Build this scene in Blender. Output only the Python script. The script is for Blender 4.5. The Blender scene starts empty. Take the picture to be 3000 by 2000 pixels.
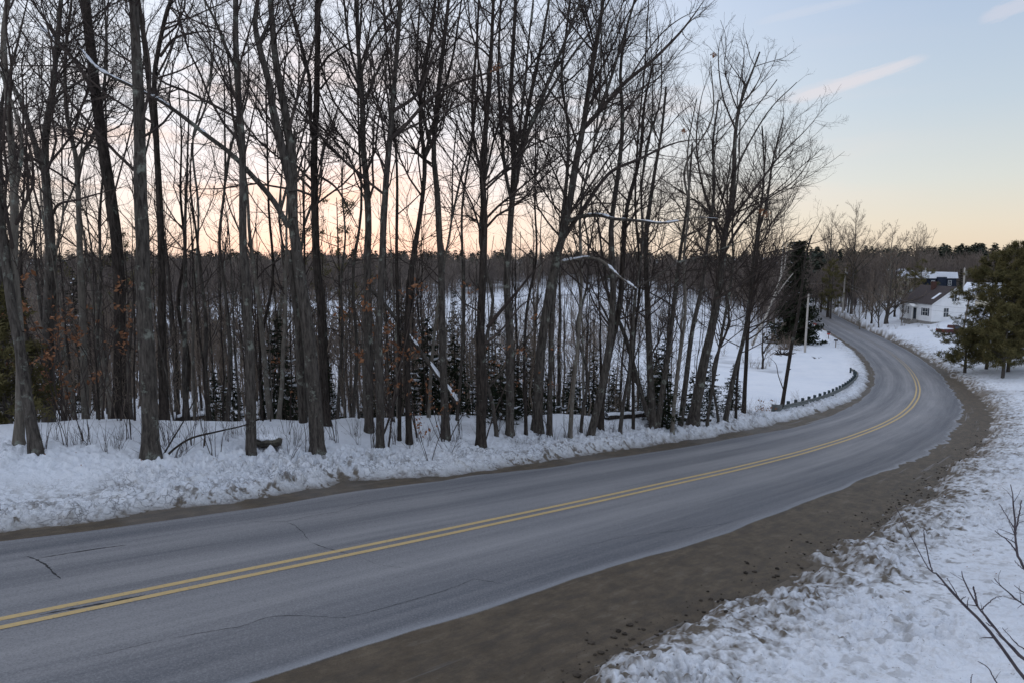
import bpy, bmesh, math, random
import numpy as np
from mathutils import Vector, Matrix
scn = bpy.context.scene
C = scn.collection
rng = np.random.default_rng(7)
random.seed(7)
# ------------------------------------------------------------------ camera
CZ = 14.0                     # camera height over the valley floor
F, YH = 2000.0, 765.0         # focal length in photo pixels, horizon row
PITCH = math.atan((1000 - YH) / F)
cam = bpy.data.objects.new('camera', bpy.data.cameras.new('camera'))
C.objects.link(cam)
cam.location = (0, 0, CZ)
cam.rotation_euler = (math.pi / 2 - PITCH, 0, 0)
cam.data.sensor_width = 36.0
cam.data.lens = 24.0
cam.data.clip_start = 0.1
cam.data.clip_end = 5000
scn.camera = cam
# ------------------------------------------------------------------ world
world = bpy.data.worlds.new('World')
scn.world = world
world.use_nodes = True
wn, wl = world.node_tree.nodes, world.node_tree.links
wn.clear()
SUN_EL, SUN_AZ = math.radians(0.3), math.radians(-14)   # azimuth from +Y, to the left

def nd(tree, typ, **kw):
    n = tree.nodes.new(typ)
    for k, v in kw.items():
        if k == 'ins':
            for a, b in v.items():
                if isinstance(b, bpy.types.NodeSocket):
                    tree.links.new(b, n.inputs[a])
                else:
                    n.inputs[a].default_value = b
        else:
            setattr(n, k, v)
    return n

def ramp(tree, fac, stops, interp='LINEAR'):
    n = tree.nodes.new('ShaderNodeValToRGB')
    n.color_ramp.interpolation = interp
    e = n.color_ramp.elements
    while len(e) < len(stops):
        e.new(0.5)
    for i, (p, c) in enumerate(stops):
        e[i].position = p
        e[i].color = tuple(c) + (1,) if not isinstance(c, (int, float)) else (c, c, c, 1)
    tree.links.new(fac, n.inputs[0])
    return n.outputs[0]

def math_(tree, op, a, b=0.0, c=0.0, clamp=False):
    n = tree.nodes.new('ShaderNodeMath')
    n.operation = op
    n.use_clamp = clamp
    for i, v in enumerate((a, b, c)):
        if isinstance(v, bpy.types.NodeSocket):
            tree.links.new(v, n.inputs[i])
        else:
            n.inputs[i].default_value = v
    return n.outputs[0]

def mixc(tree, fac, a, b, mode='MIX'):
    n = tree.nodes.new('ShaderNodeMix')
    n.data_type = 'RGBA'
    n.blend_type = mode
    for i, v in ((0, fac), (6, a), (7, b)):
        if isinstance(v, bpy.types.NodeSocket):
            tree.links.new(v, n.inputs[i])
        elif i == 0:
            n.inputs[i].default_value = v
        else:
            n.inputs[i].default_value = tuple(v) + (1,)
    return n.outputs[2]

wt = world.node_tree
tc = nd(wt, 'ShaderNodeTexCoord')
sep = nd(wt, 'ShaderNodeSeparateXYZ', ins={0: tc.outputs['Generated']})
zc = math_(wt, 'MAXIMUM', sep.outputs[2], 0.0)
cool = ramp(wt, zc, [(0.0, (.80, .67, .50)), (.045, (.76, .70, .59)), (.10, (.66, .69, .67)), (.19, (.52, .61, .70)), (.34, (.39, .50, .69)), (.6, (.56, .64, .82)), (1.0, (.70, .76, .90))])
warm = ramp(wt, zc, [(0.0, (.87, .78, .65)), (.05, (.92, .87, .82)), (.11, (.94, .90, .92)), (.20, (.88, .92, 1.0)), (.36, (.78, .86, 1.0)), (.6, (.60, .68, .86)), (1.0, (.70, .76, .90))])
# azimuth weight: sin(azimuth) of the view direction
hl = math_(wt, 'SQRT', math_(wt, 'ADD', math_(wt, 'MULTIPLY', sep.outputs[0], sep.outputs[0]), math_(wt, 'MULTIPLY', sep.outputs[1], sep.outputs[1])))
sa = math_(wt, 'DIVIDE', sep.outputs[0], math_(wt, 'MAXIMUM', hl, 1e-4))
mr = nd(wt, 'ShaderNodeMapRange', interpolation_type='SMOOTHSTEP', ins={0: sa, 1: .62, 2: -.22, 3: 0., 4: 1.})
col = mixc(wt, mr.outputs[0], cool, warm)
# thin pinkish cloud bands low in the west
mp = nd(wt, 'ShaderNodeMapping', ins={0: tc.outputs['Generated'], 3: (2.2, 2.2, 15.0)})
mp.inputs['Rotation'].default_value = (0, math.radians(4), 0)
nz = nd(wt, 'ShaderNodeTexNoise', ins={'Vector': mp.outputs[0], 'Scale': 1.6, 'Detail': 6., 'Roughness': .55})
bandm = ramp(wt, nz.outputs[0], [(.50, 0.), (.66, 1.)])
low = ramp(wt, zc, [(.03, 0.), (.09, .75), (.18, .55), (.30, .20), (.42, .0)])
cm = math_(wt, 'MULTIPLY', math_(wt, 'MULTIPLY', bandm, low), mr.outputs[0])
col = mixc(wt, cm, col, (1.0, .74, .62))

def streak(col, u, v, tilt, lx, lz, colour, gain, seed):
    """an elongated wisp of cloud fixed to a direction of the sky"""
    d = np.array([(u - 1500) / F, 0, -(v - 1000) / F])
    y = d[2]
    dv = np.array([d[0], math.cos(PITCH) + y * math.sin(PITCH), -math.sin(PITCH) + y * math.cos(PITCH)])
    dv /= np.linalg.norm(dv)
    r = np.cross(dv, (0, 0, 1)); r /= np.linalg.norm(r)
    up = np.cross(r, dv)
    ax = r * math.cos(tilt) + up * math.sin(tilt)
    ay = -r * math.sin(tilt) + up * math.cos(tilt)
    a = nd(wt, 'ShaderNodeVectorMath', operation='DOT_PRODUCT', ins={0: tc.outputs['Generated'], 1: tuple(ax)}).outputs['Value']
    b = nd(wt, 'ShaderNodeVectorMath', operation='DOT_PRODUCT', ins={0: tc.outputs['Generated'], 1: tuple(ay)}).outputs['Value']
    f = nd(wt, 'ShaderNodeVectorMath', operation='DOT_PRODUCT', ins={0: tc.outputs['Generated'], 1: tuple(dv)}).outputs['Value']
    m2 = nd(wt, 'ShaderNodeCombineXYZ', ins={0: math_(wt, 'MULTIPLY', a, 1 / lx), 1: math_(wt, 'MULTIPLY', b, 1 / lz), 2: float(seed)})
    n2 = nd(wt, 'ShaderNodeTexNoise', ins={'Vector': m2.outputs[0], 'Scale': 1.3, 'Detail': 8., 'Roughness': .65}).outputs[0]
    off = math_(wt, 'MULTIPLY', math_(wt, 'SUBTRACT', n2, .5), 2.2)
    bb = math_(wt, 'ADD', math_(wt, 'MULTIPLY', b, 1 / lz), off)
    # thickness tapers toward the left end
    aa = math_(wt, 'MULTIPLY', a, 1 / lx)
    e = math_(wt, 'ADD', math_(wt, 'POWER', math_(wt, 'ABSOLUTE', aa), 4.0), math_(wt, 'MULTIPLY', bb, bb))
    mk = nd(wt, 'ShaderNodeMapRange', interpolation_type='SMOOTHSTEP', ins={0: e, 1: 1.2, 2: 0.0, 3: 0., 4: gain}).outputs[0]
    mk = math_(wt, 'MULTIPLY', mk, math_(wt, 'GREATER_THAN', f, .5))
    return mixc(wt, mk, col, colour)

col = streak(col, 2505, 236, math.radians(13), .080, .0085, (.84, .74, .74), .48, 3)
col = streak(col, 2420, 262, math.radians(8), .060, .010, (.72, .68, .72), .35, 8)
col = streak(col, 2975, 20, math.radians(14), .035, .009, (.72, .68, .74), .4, 5)
col = streak(col, 2460, 8, math.radians(6), .10, .006, (.66, .68, .76), .3, 6)
nish = nd(wt, 'ShaderNodeTexSky', sky_type='NISHITA', sun_disc=False, sun_elevation=SUN_EL, sun_rotation=SUN_AZ, air_density=1.0, dust_density=1.0, ozone_density=1.5)
bg1 = nd(wt, 'ShaderNodeBackground', ins={0: nish.outputs[0], 1: 0.05})
bg2 = nd(wt, 'ShaderNodeBackground', ins={0: col, 1: 0.90})
ads = nd(wt, 'ShaderNodeAddShader', ins={0: bg1.outputs[0], 1: bg2.outputs[0]})
wo = nd(wt, 'ShaderNodeOutputWorld', ins={0: ads.outputs[0]})
# ------------------------------------------------------------------ sun just above the horizon behind the wood
sun = bpy.data.objects.new('sun', bpy.data.lights.new('sun', 'SUN'))
C.objects.link(sun)
sun.data.energy = 0.25
sun.data.angle = math.radians(14)
sun.data.color = (1.0, .80, .60)
sd = Vector((math.sin(SUN_AZ) * math.cos(math.radians(5)), math.cos(SUN_AZ) * math.cos(math.radians(5)), math.sin(math.radians(5))))
sun.rotation_euler = sd.to_track_quat('Z', 'Y').to_euler()
scn.view_settings.view_transform = 'Standard'
scn.view_settings.look = 'None'
scn.view_settings.exposure = 0.15
scn.view_settings.gamma = 1.0
scn.render.engine = 'CYCLES'
scn.cycles.max_bounces = 6
scn.cycles.diffuse_bounces = 3
# ------------------------------------------------------------------ helpers
def ray(u, v):
    x = (u - 1500) / F; y = -(v - 1000) / F
    d = np.array([x, math.cos(PITCH) + y * math.sin(PITCH), -math.sin(PITCH) + y * math.cos(PITCH)])
    return d / d[1]

def at(u, v, Y):
    """point seen at photo pixel (u, v) at distance Y in front of the camera"""
    return ray(u, v) * Y + np.array([0, 0, CZ])

DS = 3000 / 2352.0

def fract(a):
    return a - np.floor(a)

def hsh(i, j, k):
    return fract(np.sin(i * 127.1 + j * 311.7 + k * 74.7) * 43758.5453)

def vnoise(x, y, seed=0):
    xi, yi = np.floor(x), np.floor(y)
    fx, fy = x - xi, y - yi
    fx = fx * fx * (3 - 2 * fx); fy = fy * fy * (3 - 2 * fy)
    a = hsh(xi, yi, seed); b = hsh(xi + 1, yi, seed); c = hsh(xi, yi + 1, seed); d = hsh(xi + 1, yi + 1, seed)
    return (a * (1 - fx) + b * fx) * (1 - fy) + (c * (1 - fx) + d * fx) * fy - .5

def fbm(x, y, seed=0, oct=4, rough=.5):
    r = 0; am = 1.0
    for o in range(oct):
        r = r + am * vnoise(x * 2 ** o + 17.3 * o, y * 2 ** o - 9.1 * o, seed + o)
        am *= rough
    return r

def lumps(x, y, cell, seed, dens=.7):
    """rounded chunks: 0..1 dome height"""
    u, v = x / cell, y / cell
    iu, iv = np.floor(u), np.floor(v)
    out = np.zeros_like(u)
    for a in (-1, 0, 1):
        for b in (-1, 0, 1):
            ci, cj = iu + a, iv + b
            px = ci + .15 + .7 * hsh(ci, cj, seed); py = cj + .15 + .7 * hsh(ci, cj, seed + 3)
            rr = .35 + .55 * hsh(ci, cj, seed + 5)
            on = hsh(ci, cj, seed + 9) < dens
            el = .6 + .8 * hsh(ci, cj, seed + 11)
            dx, dy = (u - px) * el, (v - py) / el
            q = 1 - (dx * dx + dy * dy) / (rr * rr)
            out = np.maximum(out, np.where(on, np.sqrt(np.maximum(q, 0)) * rr, 0))
    return out

def sst(a, b, x):
    t = np.clip((x - a) / (b - a), 0, 1)
    return t * t * (3 - 2 * t)

def link(o, parent=None):
    C.objects.link(o)
    if parent is not None:
        o.parent = parent
    return o

def npmesh(name, V, faces, mat, parent=None, smooth=True, attrs=None, mats=None, midx=None):
    """V (n,3); faces: list of (m,k) index arrays"""
    me = bpy.data.meshes.new(name)
    V = np.asarray(V, np.float32)
    me.vertices.add(len(V)); me.vertices.foreach_set('co', V.ravel())
    nl = sum(f.size for f in faces); npoly = sum(len(f) for f in faces)
    me.loops.add(nl); me.polygons.add(npoly)
    me.loops.foreach_set('vertex_index', np.concatenate([f.ravel() for f in faces]).astype(np.int32))
    ls = np.concatenate([np.full(len(f), f.shape[1]) for f in faces])
    st = np.r_[0, np.cumsum(ls)[:-1]].astype(np.int32)
    me.polygons.foreach_set('loop_start', st)
    me.polygons.foreach_set('use_smooth', np.full(npoly, smooth))
    for m in (mats or [mat]):
        me.materials.append(m)
    if midx is not None:
        me.polygons.foreach_set('material_index', midx.astype(np.int32))
    me.update(calc_edges=True)
    for k, a in (attrs or {}).items():
        at_ = me.attributes.new(k, 'FLOAT', 'POINT')
        at_.data.foreach_set('value', np.asarray(a, np.float32))
    o = bpy.data.objects.new(name, me)
    return link(o, parent)

def thing(name, label, cat, loc=(0, 0, 0), rz=0.0, group=None):
    o = bpy.data.objects.new(name, None)
    o.empty_display_size = .3
    o.location = loc; o.rotation_euler = (0, 0, rz)
    C.objects.link(o)
    return tag(o, label, cat, group)

def tag(o, label, cat, group=None, kind=None):
    o['label'] = label; o['category'] = cat
    if group: o['group'] = group
    if kind: o['kind'] = kind
    return o

def struct(o):
    o['kind'] = 'structure'
    return o

def copy_tree(o, parent=None):
    c = o.copy(); C.objects.link(c)
    if parent is not None:
        c.parent = parent
    for ch in list(o.children):
        copy_tree(ch, c)
    return c

def mat(name, color=(.5, .5, .5), rough=.9, spec=.2, nodes=None):
    m = bpy.data.materials.new(name); m.use_nodes = True
    b = m.node_tree.nodes['Principled BSDF']
    b.inputs['Base Color'].default_value = tuple(color) + (1,)
    b.inputs['Roughness'].default_value = rough
    b.inputs['Specular IOR Level'].default_value = spec
    if nodes:
        nodes(m.node_tree, b)
    return m

def bump(t, b, h, strength, dist):
    bn = nd(t, 'ShaderNodeBump', ins={'Height': h, 'Strength': strength, 'Distance': dist})
    t.links.new(bn.outputs[0], b.inputs['Normal'])

def noise_tex(t, vec, scale, detail=4., rough=.55):
    return nd(t, 'ShaderNodeTexNoise', ins={'Vector': vec, 'Scale': scale, 'Detail': detail, 'Roughness': rough}).outputs[0]

def attr(t, name):
    return nd(t, 'ShaderNodeAttribute', attribute_name=name)

def simple_noise_mat(name, c1, c2, scale, rough=.9, spec=.2, bumpd=0.0, stretch=(1, 1, 1), lo=.35, hi=.65):
    def f(t, b):
        tcn = nd(t, 'ShaderNodeTexCoord')
        mp_ = nd(t, 'ShaderNodeMapping', ins={0: tcn.outputs['Object'], 3: stretch})
        n = noise_tex(t, mp_.outputs[0], scale)
        t.links.new(ramp(t, n, [(lo, c1), (hi, c2)]), b.inputs['Base Color'])
        if bumpd:
            bump(t, b, n, .8, bumpd)
    return mat(name, c1, rough, spec, f)
# ------------------------------------------------------------------ the road's line in plan and height
RQ = np.array([(-53,-35.6,2.9),(-28.88,-11.58,-1.57),(-24.62,-7.35,-2.31),(-20.36,-3.13,-3.06),(-16.09,1.09,-3.81),(-11.83,5.32,-4.56),(-7.57,9.54,-5.31),(-3.34,13.79,-6.06),(0.86,18.07,-6.81),(5.0,22.41,-7.54),(9.18,26.72,-8.26),(13.26,31.11,-8.96),(17.22,35.62,-9.63),(21.12,40.18,-10.26),(24.93,44.81,-10.86),(28.62,49.54,-11.42),(32.16,54.39,-11.92),(35.57,59.32,-12.37),(38.86,64.34,-12.76),(41.98,69.45,-13.09),(44.95,74.67,-13.36),(47.77,79.96,-13.58),(50.44,85.33,-13.75),(52.93,90.79,-13.88),(55.29,96.31,-13.98),(57.5,101.88,-14.03),(59.55,107.52,-14.06),(61.43,113.22,-14.06),(63.14,118.97,-14.03),(64.78,124.74,-13.98),(66.31,130.54,-13.89),(67.78,136.35,-13.79),(69.18,142.19,-13.66),(70.53,148.03,-13.5),(71.93,153.87,-13.32),(73.45,159.67,-13.11),(74.98,165.47,-12.9),(76.47,171.29,-12.68),(77.95,177.1,-12.54),(79.45,182.91,-12.6),(80.96,188.72,-13.04),(82.47,194.52,-13.86),(83.98,200.33,-14.74),(90,222,-15.2),(110,290,-13.5),(130,350,-12.5)], float)
RQ[:, 2] += CZ
_s = np.r_[0, np.cumsum(np.linalg.norm(np.diff(RQ[:, :2], axis=0), axis=1))]
_s -= _s[1]                                   # s = 0 at the second knot, as measured
SS = np.arange(_s[0], _s[-1], 1.0)
RC = np.stack([np.interp(SS, _s, RQ[:, k]) for k in range(3)], 1)
for _ in range(14):
    RC[1:-1] = .25 * RC[:-2] + .5 * RC[1:-1] + .25 * RC[2:]
RT = np.gradient(RC[:, :2], axis=0); RT /= np.linalg.norm(RT, axis=1)[:, None]
RN = np.stack([-RT[:, 1], RT[:, 0]], 1)       # to the left of the way ahead

def road_coords(x, y):
    x = np.atleast_1d(np.asarray(x, float)); y = np.atleast_1d(np.asarray(y, float))
    s = np.empty(len(x)); d = np.empty(len(x)); z = np.empty(len(x))
    A = RC[:, :2]
    for a in range(0, len(x), 20000):
        b = a + 20000
        q = np.stack([x[a:b], y[a:b]], 1)
        i = np.argmin((q ** 2).sum(1)[:, None] * 0 + (A ** 2).sum(1)[None] - 2 * q @ A.T, 1)
        e = q - A[i]
        ds = (e * RT[i]).sum(1); 
        s[a:b] = SS[i] + ds
        d[a:b] = (e * RN[i]).sum(1)
        z[a:b] = np.interp(SS[i] + np.clip(ds, -1, 1), SS, RC[:, 2])
    return s, d, z

def road_point(s, d, dz=0.0):
    s = np.atleast_1d(s)
    P = np.stack([np.interp(s, SS, RC[:, k]) for k in range(3)], 1)
    n = np.stack([np.interp(s, SS, RN[:, k]) for k in range(2)], 1)
    P[:, :2] += n * np.asarray(d).reshape(-1, 1)
    P[:, 2] += dz
    return P

def tab(s, pts):
    p = np.array(pts); return np.interp(s, p[:, 0], p[:, 1])
LA = [(0, 3.9), (30, 4.06), (36.1, 4.0), (39.2, 4.3), (41.9, 4.05), (43.6, 4.2), (46.6, 3.85), (56.7, 3.84), (64, 3.77), (69, 3.5), (76.6, 3.55), (86, 3.87), (104, 4.1), (130, 4.2), (158, 4.3), (200, 4.2)]
LSN = [(0, 4.6), (30.6, 4.6), (34, 4.8), (39.1, 5.3), (42.4, 4.75), (52, 4.71), (58.5, 4.79), (74.6, 4.74), (86, 4.66), (96.7, 4.4), (110, 4.74), (127, 5.0), (159, 5.02), (190, 4.8)]
RA = [(0, 3.7), (33, 3.6), (39, 3.52), (43.6, 3.75), (50.8, 3.76), (58, 3.66), (64, 3.82), (71, 4.1), (82, 3.85), (93, 3.64), (104, 3.2), (117, 3.05), (134, 3.05), (161, 3.34), (200, 3.4)]
RSN = [(0, 6.5), (34.2, 6.48), (37.6, 6.04), (41.4, 6.28), (48, 6.15), (52.4, 6.06), (61, 5.76), (84, 5.72), (95, 5.51), (110, 4.88), (127, 4.05), (145, 3.75), (172, 4.0), (200, 4.0)]
BENCH = [(0, 12), (30, 11.5), (45, 10), (52, 8.8), (58, 7.4), (64, 6.6), (75, 7.5), (90, 14), (110, 25), (200, 30)]
DROP = [(0, 1.7), (60, 1.7), (72, 1.5), (84, .6), (100, .25), (200, .2)]
BERM = [(0, .28), (33, .22), (37, .07), (42, .05), (50, .08), (70, .18), (84, .14), (110, .12), (140, .15), (200, .3)]

def base_height(x, y):
    """broad terrain without small lumps; returns z, s, d, zr"""
    s, d, zr = road_coords(x, y)
    r = np.hypot(x, y)
    lowl = CZ - 13.4 + .5 * fbm(x / 40, y / 40, 3, 3) + 4.5 * sst(300, 620, r) + 2.5 * fbm(x / 150, y / 150, 8, 2) * sst(150, 400, r) + 9 * sst(700, 1600, r)
    be = tab(s, BENCH)
    dl = np.maximum(d, 0)
    left = zr + .12 + .22 * fbm(x / 2.6, y / 2.6, 55, 3) * sst(1, 3, dl - tab(s, LSN)) + tab(s, [(0, .75), (50, .75), (60, .45), (70, .15), (200, .1)]) * sst(tab(s, LSN) + 1., be, dl) - tab(s, DROP) * sst(be, be + 7, dl) + .35 * fbm(x / 7, y / 7, 5, 3) * sst(be, be + 10, dl)
    wl_ = sst(be + 1, be + 78, dl)  
    zl = left * (1 - wl_) + lowl * wl_
    dr = np.maximum(-d, 0)
    esr = tab(s, RSN)
    right = zr + .15 + .75 * sst(esr, esr + 9, dr) * (1 - .6 * sst(100, 130, s))
    right = right + .25 * fbm(x / 9, y / 9, 15, 3) * sst(esr + 1, esr + 6, dr)
    right = right + 3.3 * sst(7, 30, dr) * sst(108, 130, s)
    wr_ = sst(25, 90, dr) * sst(70, 120, r) * (1 - sst(95, 112, s))
    zrr = right * (1 - wr_) + lowl * wr_
    z = np.where(d > 0, zl, zrr)
    far = sst(250, 380, r)
    lowl = lowl + 5.5 * sst(200, 330, r) * sst(14, 22, np.degrees(np.arctan2(x, np.maximum(y, 1e-3)))) * (r < 2500)
    lowl = lowl + 1.8 * sst(300, 450, r)
    zrr = zrr * 1.0
    z = z * (1 - far) + lowl * far
    return z, s, d, zr

def terrain(x, y):
    z, s, d, zr = base_height(x, y)
    r = np.hypot(x, y)
    sn = s / 1.0
    edgeL = tab(s, LSN) + .30 * fbm(sn / 1.7, d * 0, 21, 4, .6)
    edgeR = tab(s, RSN) + .55 * fbm(sn / 2.3, d * 0, 31, 5, .65)
    edge = np.where(d > 0, edgeL, edgeR)
    a = np.abs(d)
    q = a - edge                                  # distance into the snow
    # broken rims
    q = q + fbm(x / .8, y / .8, 41, 4, .6) * np.where(d < 0, .6, .22)
    rise = sst(0, .55, q)
    bm = tab(s, BERM)
    bmod = np.clip(.8 + .7 * fbm(s / 5, d * 0, 51, 3), .2, 1.6)
    wide = np.interp(s, [30, 42, 55], [3.6, 2.1, 1.6])
    berm = np.where(d > 0, bm * bmod * sst(.1, np.interp(s, [32, 44], [2.6, 1.0]), q) * (1 - sst(wide * .7, wide * 1.6, q)), .12 * bmod * sst(.1, 1.2, q))
    near = 1 - sst(60, 130, r)
    lz = np.zeros_like(z)
    k = (q > -.3) & (r < 140) & ((d < 0) | (q < 7))
    xs, ys = x[k] + .12 * fbm(x[k] / .35, y[k] / .35, 77, 2), y[k] + .12 * fbm(x[k] / .35 + 9, y[k] / .35, 78, 2)
    fade = np.where(d[k] > 0, 1 - sst(wide[k] * .9, wide[k] * 1.8 + .3, q[k]), sst(0, 1.0, q[k]) * (1 - .75 * sst(9, 16, q[k])))
    dm = fbm(xs / 2.2, ys / 2.2, 61, 3)
    am = np.clip(.75 + 1.3 * dm, .12, 1.5)
    L = (.08 * lumps(xs, ys, .62, 1, .38) + .14 * lumps(xs, ys, .33, 2, .45) + .20 * lumps(xs, ys, .19, 3, .6) + .16 * lumps(xs, ys, .095, 4, .6) + .05 * fbm(xs / .12, ys / .12, 66, 3))
    lz[k] = L * fade * am * sst(-.1, .5, q[k]) * np.where(d[k] > 0, .80, .50) * near[k]
    lz = lz + .05 * fbm(x / .9, y / .9, 91, 4) * (q > 0)
    snow = zr - .075
    body = z + berm + lz
    out = np.where(q > 0, snow * (1 - rise) + body * rise, snow - .05)
    # never poke through the carriageway
    up = (s > 228)
    out = np.where((a < 3.0) & ~up, zr - .16, out)
    out = np.where((q <= 0) & ~up, np.minimum(out, zr - .10), np.where(up, np.maximum(z, zr), out))
    dirt = np.clip(1 - q / np.where(d > 0, .55, 2.4) + np.where(d > 0, 0, .9) * fbm(x / .16, y / .16, 97, 3, .7) * (q > .05), 0, 1) ** 1.5 * np.where(d > 0, .8, 1.0)
    sp = fbm(x / .22, y / .22, 95, 4, .65)
    dirt = np.clip(dirt + .9 * sst(.16, .42, sp) * np.clip(1 - q / np.where(d > 0, 2.6, 5.5), 0, 1) * (.35 + .65 * (fbm(s / 4, d, 96, 2) > 0)), 0, 1)
    # driveways trodden and sanded
    return out, dirt, s, d, q

def H(x, y):
    return float(terrain(np.array([float(x)]), np.array([float(y)]))[0][0])

def ground_at(u, v, lift=0.0):
    """where the ground is seen at photo pixel (u, v)"""
    r = ray(u, v)
    Y = np.concatenate([np.arange(5, 60, .05), np.arange(60, 400, .4)])
    P = r[None] * Y[:, None]
    h = base_height(P[:, 0], P[:, 1])[0] + .1
    below = np.nonzero(P[:, 2] + CZ < h)[0]
    i = below[0] if len(below) else len(Y) - 1
    x, y = P[i, 0], P[i, 1]
    return np.array([x, y, H(x, y) + lift])
# ------------------------------------------------------------------ materials of the setting
def snow_nodes(t, b):
    tcn = nd(t, 'ShaderNodeTexCoord'); v = tcn.outputs['Object']
    n1 = noise_tex(t, v, .35, 3); n2 = noise_tex(t, v, 3.5, 6, .65); n3 = noise_tex(t, v, 14., 5, .6)
    c = mixc(t, ramp(t, n1, [(.4, 0.), (.7, 1.)]), (.79, .815, .855), (.73, .765, .82))
    # old, sandy stains in the snow close to the road, straw and litter under the wood
    dirt = attr(t, 'dirt').outputs['Fac']; near = attr(t, 'stain_shade').outputs['Fac']
    st = math_(t, 'MULTIPLY', ramp(t, noise_tex(t, v, 2.1, 6, .7), [(.54, 0.), (.74, 1.)]), near)
    c = mixc(t, math_(t, 'MULTIPLY', st, .6), c, (.40, .36, .30))
    c = mixc(t, math_(t, 'MULTIPLY', math_(t, 'MULTIPLY', ramp(t, n2, [(.36, 1.), (.50, 0.)]), near), .35), c, (.50, .51, .53))  # ploughed snow's dirty grey; also paints crevice shade into the bump hollows
    sp = math_(t, 'MULTIPLY', ramp(t, noise_tex(t, v, 11., 3, .7), [(.66, 0.), (.70, 1.)]), near)
    c = mixc(t, math_(t, 'MULTIPLY', sp, .7), c, (.10, .075, .055))
    d2 = math_(t, 'ADD', dirt, math_(t, 'MULTIPLY', math_(t, 'SUBTRACT', n2, .5), math_(t, 'MULTIPLY', math_(t, 'MULTIPLY', dirt, math_(t, 'SUBTRACT', 1.0, dirt)), 5.0)), clamp=True)
    c = mixc(t, d2, c, mixc(t, n3, (.11, .092, .072), (.20, .17, .135)))
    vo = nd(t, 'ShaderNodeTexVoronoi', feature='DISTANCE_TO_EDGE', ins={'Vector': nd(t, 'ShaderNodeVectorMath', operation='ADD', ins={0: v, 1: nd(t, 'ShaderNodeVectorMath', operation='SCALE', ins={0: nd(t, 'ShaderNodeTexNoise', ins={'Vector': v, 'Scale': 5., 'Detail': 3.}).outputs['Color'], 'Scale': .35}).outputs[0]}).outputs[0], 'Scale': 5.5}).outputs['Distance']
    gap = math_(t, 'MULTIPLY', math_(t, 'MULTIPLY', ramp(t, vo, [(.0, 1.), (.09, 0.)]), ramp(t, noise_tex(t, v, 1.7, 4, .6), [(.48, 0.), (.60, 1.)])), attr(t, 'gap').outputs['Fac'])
    c = mixc(t, math_(t, 'MULTIPLY', gap, .8), c, (.13, .125, .13))  # dark lines between chunks: crevice shade painted into the snow colour
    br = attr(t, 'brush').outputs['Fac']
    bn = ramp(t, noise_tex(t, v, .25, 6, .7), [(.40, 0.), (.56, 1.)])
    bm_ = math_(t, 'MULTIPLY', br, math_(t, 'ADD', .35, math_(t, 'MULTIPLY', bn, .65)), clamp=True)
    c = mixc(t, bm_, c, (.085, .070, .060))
    t.links.new(c, b.inputs['Base Color'])
    hgt = math_(t, 'ADD', math_(t, 'ADD', math_(t, 'MULTIPLY', n2, .6), math_(t, 'MULTIPLY', n3, .4)), math_(t, 'MULTIPLY', math_(t, 'MULTIPLY', math_(t, 'MINIMUM', vo, .2), attr(t, 'gap').outputs['Fac']), 1.6))
    bump(t, b, hgt, .8, .11)
M_snow = mat('snow', (.8, .83, .87), .75, .15, snow_nodes)

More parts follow.
